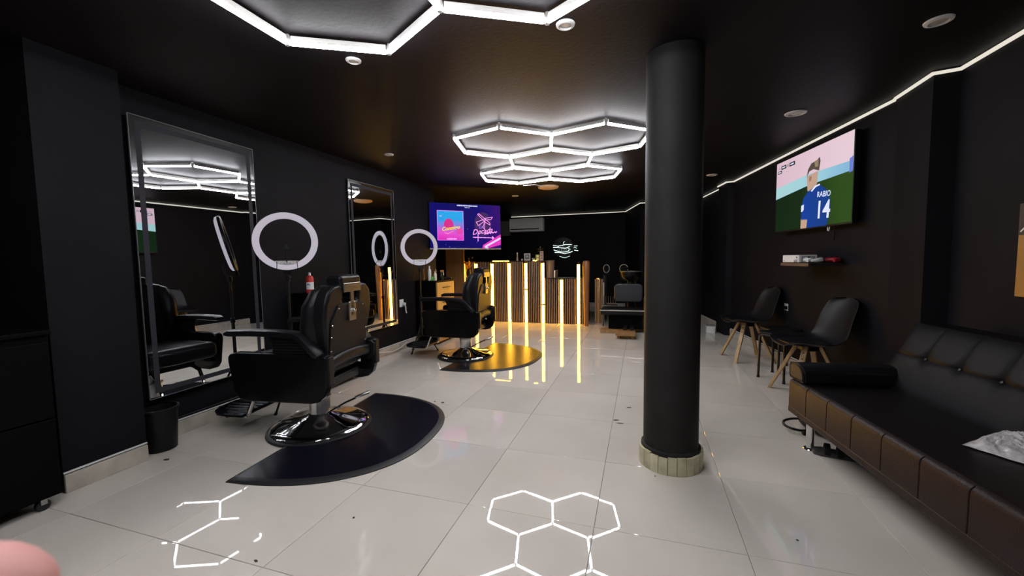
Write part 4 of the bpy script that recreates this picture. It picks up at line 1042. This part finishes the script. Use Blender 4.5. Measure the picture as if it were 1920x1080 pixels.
npath([(.02, .07), (.02, .13), (.05, .145)], .006); npath([(-.10, .035), (-.13, .005)], .007); npath([(-.11, -.095), (-.09, -.12)], .008)
npath([(-.08, -.21), (.0, -.245), (.07, -.25), (.17, -.21)], .005)
for k in range(6): npath([(-.12+k*.042, -.03), (-.118+k*.042, -.075), (-.10+k*.042, -.078)], .005, emit('neon_letter_dim', (.45, .6, .6), .55), 'sign_stroke')
npath([(.275, .03), (.36, .03)], .008); npath([(.265, -.02), (.30, .0), (.34, -.025)], .006); npath([(.28, -.07), (.375, -.085)], .010)
npath([(.12, -.02), (.19, -.05), (.13, -.075)], .006)

t = thing('wash_chair', 'black padded hair wash chair behind the column', 'wash chair', (1.16, 5.75, 0))
obj('backrest', prism(new(), rrect(-.19, .26, .46, .76, .07, 6), -.05, .05, 'y'), mat('dark_grey_vinyl', (.022, .022, .028), .42), t, bevel=.02, bseg=3)
obj('seat', box(new(), -.38, .30, -.42, .0, .29, .385), BLKLEATHER, t, bevel=.025, bseg=3)
obj('seat_edge', box(new(), -.385, .305, -.425, -.41, .355, .372), STEEL, t, bevel=.003)
obj('base_box', box(new(), -.26, .26, -.30, .02, .06, .29), BLKLAMINATE, t, smooth=False, bevel=.005)
obj('plinth', box(new(), -.38, -.1, -.40, -.2, 0, .055), WOODP, t, smooth=False, bevel=.004)
bm = new(); lathe(bm, [(.03, .80), (.12, .80), (.17, .86), (.185, .95), (.178, .95), (.16, .87), (.11, .815), (.03, .812)], 28, (.06, .22, 0)); bs = obj('basin', bm, BLKGLOSS, t)
bm = new(); tube(bm, [(.06+.182*math.cos(2*PI*k/28), .22+.182*math.sin(2*PI*k/28), .952) for k in range(28)], .006, 6, True); obj('basin_rim', bm, STEEL, bs)
obj('tap', tube(new(), [(0, .25, .90), (0, .25, .99), (.01, .20, 1.02), (.02, .15, 1.0)], .012, 8), CHROME, bs)
obj('basin_column', lathe(new(), [(0, 0), (.10, 0), (.10, .03), (.06, .05), (.06, .80), (0, .80)], 20, (.06, .22, 0)), BLKPLASTIC, t)
fr = obj('footrest', box(new(), -.12, .16, -.86, -.62, .05, .10), WOODP, t, smooth=False, bevel=.006)
for x in (-.08, .12): obj('footrest_leg', box(new(), x-.02, x+.02, -.80, -.66, 0, .05), WOODP, fr, smooth=False)
for k in range(2): obj('support_bar', box(new(), -.02+.1*k, .03+.1*k, -.66, -.40, .10, .14), BLKMETAL, t, smooth=False)
obj('arm', box(new(), .27, .32, -.40, .02, .38, .56), BLKLEATHER, t, bevel=.015)
t = thing('magazine_rack', 'small rack of pale upright bars left of the wash chair', 'rack', (.90, 5.99, 0))
obj('shelf', box(new(), -.14, .10, -.05, .12, .36, .375), STEEL, t, smooth=False)
for k in range(6): obj('bar', tube(new(), [(-.12+.04*k, -.03, .375), (-.12+.04*k, -.03, .53)], .005, 6), STEEL, t)
for x in (-.13, .09): obj('leg', tube(new(), [(x, .03, 0), (x, .03, .36)], .010, 8), BLKMETAL, t)
t = thing('back_console', 'black console table at the back right of the counter', 'table', (.98, 6.85, 0))
obj('top', box(new(), -.28, .34, -.16, .16, .86, .885), BLKLAMINATE, t, smooth=False, bevel=.003)
for x in (-.25, .31):
    for y in (-.13, .13): obj('leg', box(new(), x-.018, x+.018, y-.018, y+.018, 0, .86), BLKMETAL, t, smooth=False)
def ring_mirror(label, x, rx):
    t = thing('table_mirror', label, 'mirror', (x, 6.80, .885), 0, 'small pale-rimmed mirrors on the back console')
    obj('rim', tube(new(), [(rx*math.cos(2*PI*k/24), 0, .095+.075*math.sin(2*PI*k/24)) for k in range(24)], .006, 6, True), mat('pale_rim', (.6, .55, .46), .3), t)
    obj('glass', prism(new(), [(rx*math.cos(2*PI*k/24), .095+.075*math.sin(2*PI*k/24)) for k in range(24)], .0, .004, 'y'), BLKGLOSS, t, smooth=False)
    obj('foot', lathe(new(), [(0, 0), (.05, 0), (.05, .006), (.008, .012), (.006, .02), (0, .02)], 16), BLKMETAL, t)
ring_mirror('small pale-rimmed round mirror just right of the wooden post', .76, .055); ring_mirror('small pale-rimmed round mirror left of the wash basin', 1.08, .075)

# scuffs and crumbs on the tiles (flat dirt with a shape of its own)
DIRT = mat('dark_scuff', (.03, .027, .025), .7)
sc = [(663, 971, 5, 3), (1495, 1013, 5, 3), (480, 1052, 10, 3), (1155, 788, 14, 3), (1163, 794, 16, 2), (1180, 764, 12, 2), (1285, 893, 8, 3), (1228, 893, 3, 2), (830, 755, 8, 3), (815, 753, 4, 2), (312, 862, 12, 4)]
def on_floor(px, py):
    d = cf+cr*((px-960)/FPX)-cu*((py-540)/FPX); k = -CAM.z/d.z; return CAM+d*k
for i, (px, py, wx, wy) in enumerate(sc):
    p = on_floor(px, py); k = (p-CAM).dot(cf)/FPX
    bm = new(); pts = [(wx*k*.5*math.cos(a)*random.uniform(.7, 1.1), wy*k*1.0*math.sin(a)*random.uniform(.7, 1.2)) for a in [2*PI*j/9 for j in range(9)]]
    prism(bm, pts, 0.0008, .0016); o = obj('scuff_mark', bm, DIRT, floor, smooth=False, loc=(p.x, p.y, 0), rot=(0, 0, random.uniform(-.2, .6)))

# ------------------------------------------------------------------ photographer's hand: a fingertip reaches in front of the lens at the lower left
hand = thing('person', 'hand whose pink fingertip reaches in at the lower left corner', 'person', tuple(CAM))
def cp(px, py, d):      # a point at pixel and depth, relative to the camera
    return cf*d+cr*((px-960)/FPX*d)-cu*((py-540)/FPX*d)
tip = cp(84, 1012, .072)
dirv = (cp(-420, 1500, .062)-tip).normalized()
sk = bpy.data.meshes.new('hand'); verts = []; edges = []; rad = []
def chain(pts, rs, root=None):
    prev = root
    for p, r in zip(pts, rs):
        verts.append(p); rad.append(r); i = len(verts)-1
        if prev is not None: edges.append((prev, i))
        prev = i
    return prev
wrist = tip+dirv*.185-cu*.02
palm = tip+dirv*.115-cu*.012
chain([wrist], [.030]); chain([wrist+dirv*.10-cf*.02, wrist+dirv*.26-cf*.05], [.034, .042], 0)
pi_ = chain([palm], [.034], 0)
kn = tip+dirv*.078
lat = dirv.cross(cf).normalized()
chain([kn, tip+dirv*.048, tip+dirv*.024, tip+dirv*.004], [.0110, .0105, .0102, .0098], pi_)
for k, (off, L) in enumerate(((.022, .055), (.042, .050), (.060, .040))):
    b0 = palm+dirv*(-.032)+lat*off
    chain([b0, b0-dirv*L*.6-cf*.018, b0-dirv*L*.5-cf*.040, b0-dirv*L*.1-cf*.046], [.0110, .0105, .0102, .0098], pi_)
b0 = palm+dirv*.02-lat*.03; chain([b0, b0-dirv*.03-lat*.018, b0-dirv*.055-lat*.022], [.014, .011, .009], pi_)
sk.from_pydata([tuple(v) for v in verts], edges, [])
ho = bpy.data.objects.new('hand', sk); COL.objects.link(ho); ho.parent = hand
mo = ho.modifiers.new('skin', 'SKIN'); mo.use_smooth_shade = True
for v, r in zip(sk.skin_vertices[0].data, rad): v.radius = (r, r)
sk.skin_vertices[0].data[0].use_root = True
ss = ho.modifiers.new('subdivision', 'SUBSURF'); ss.levels = 2; ss.render_levels = 2
sk.materials.append(SKIN)
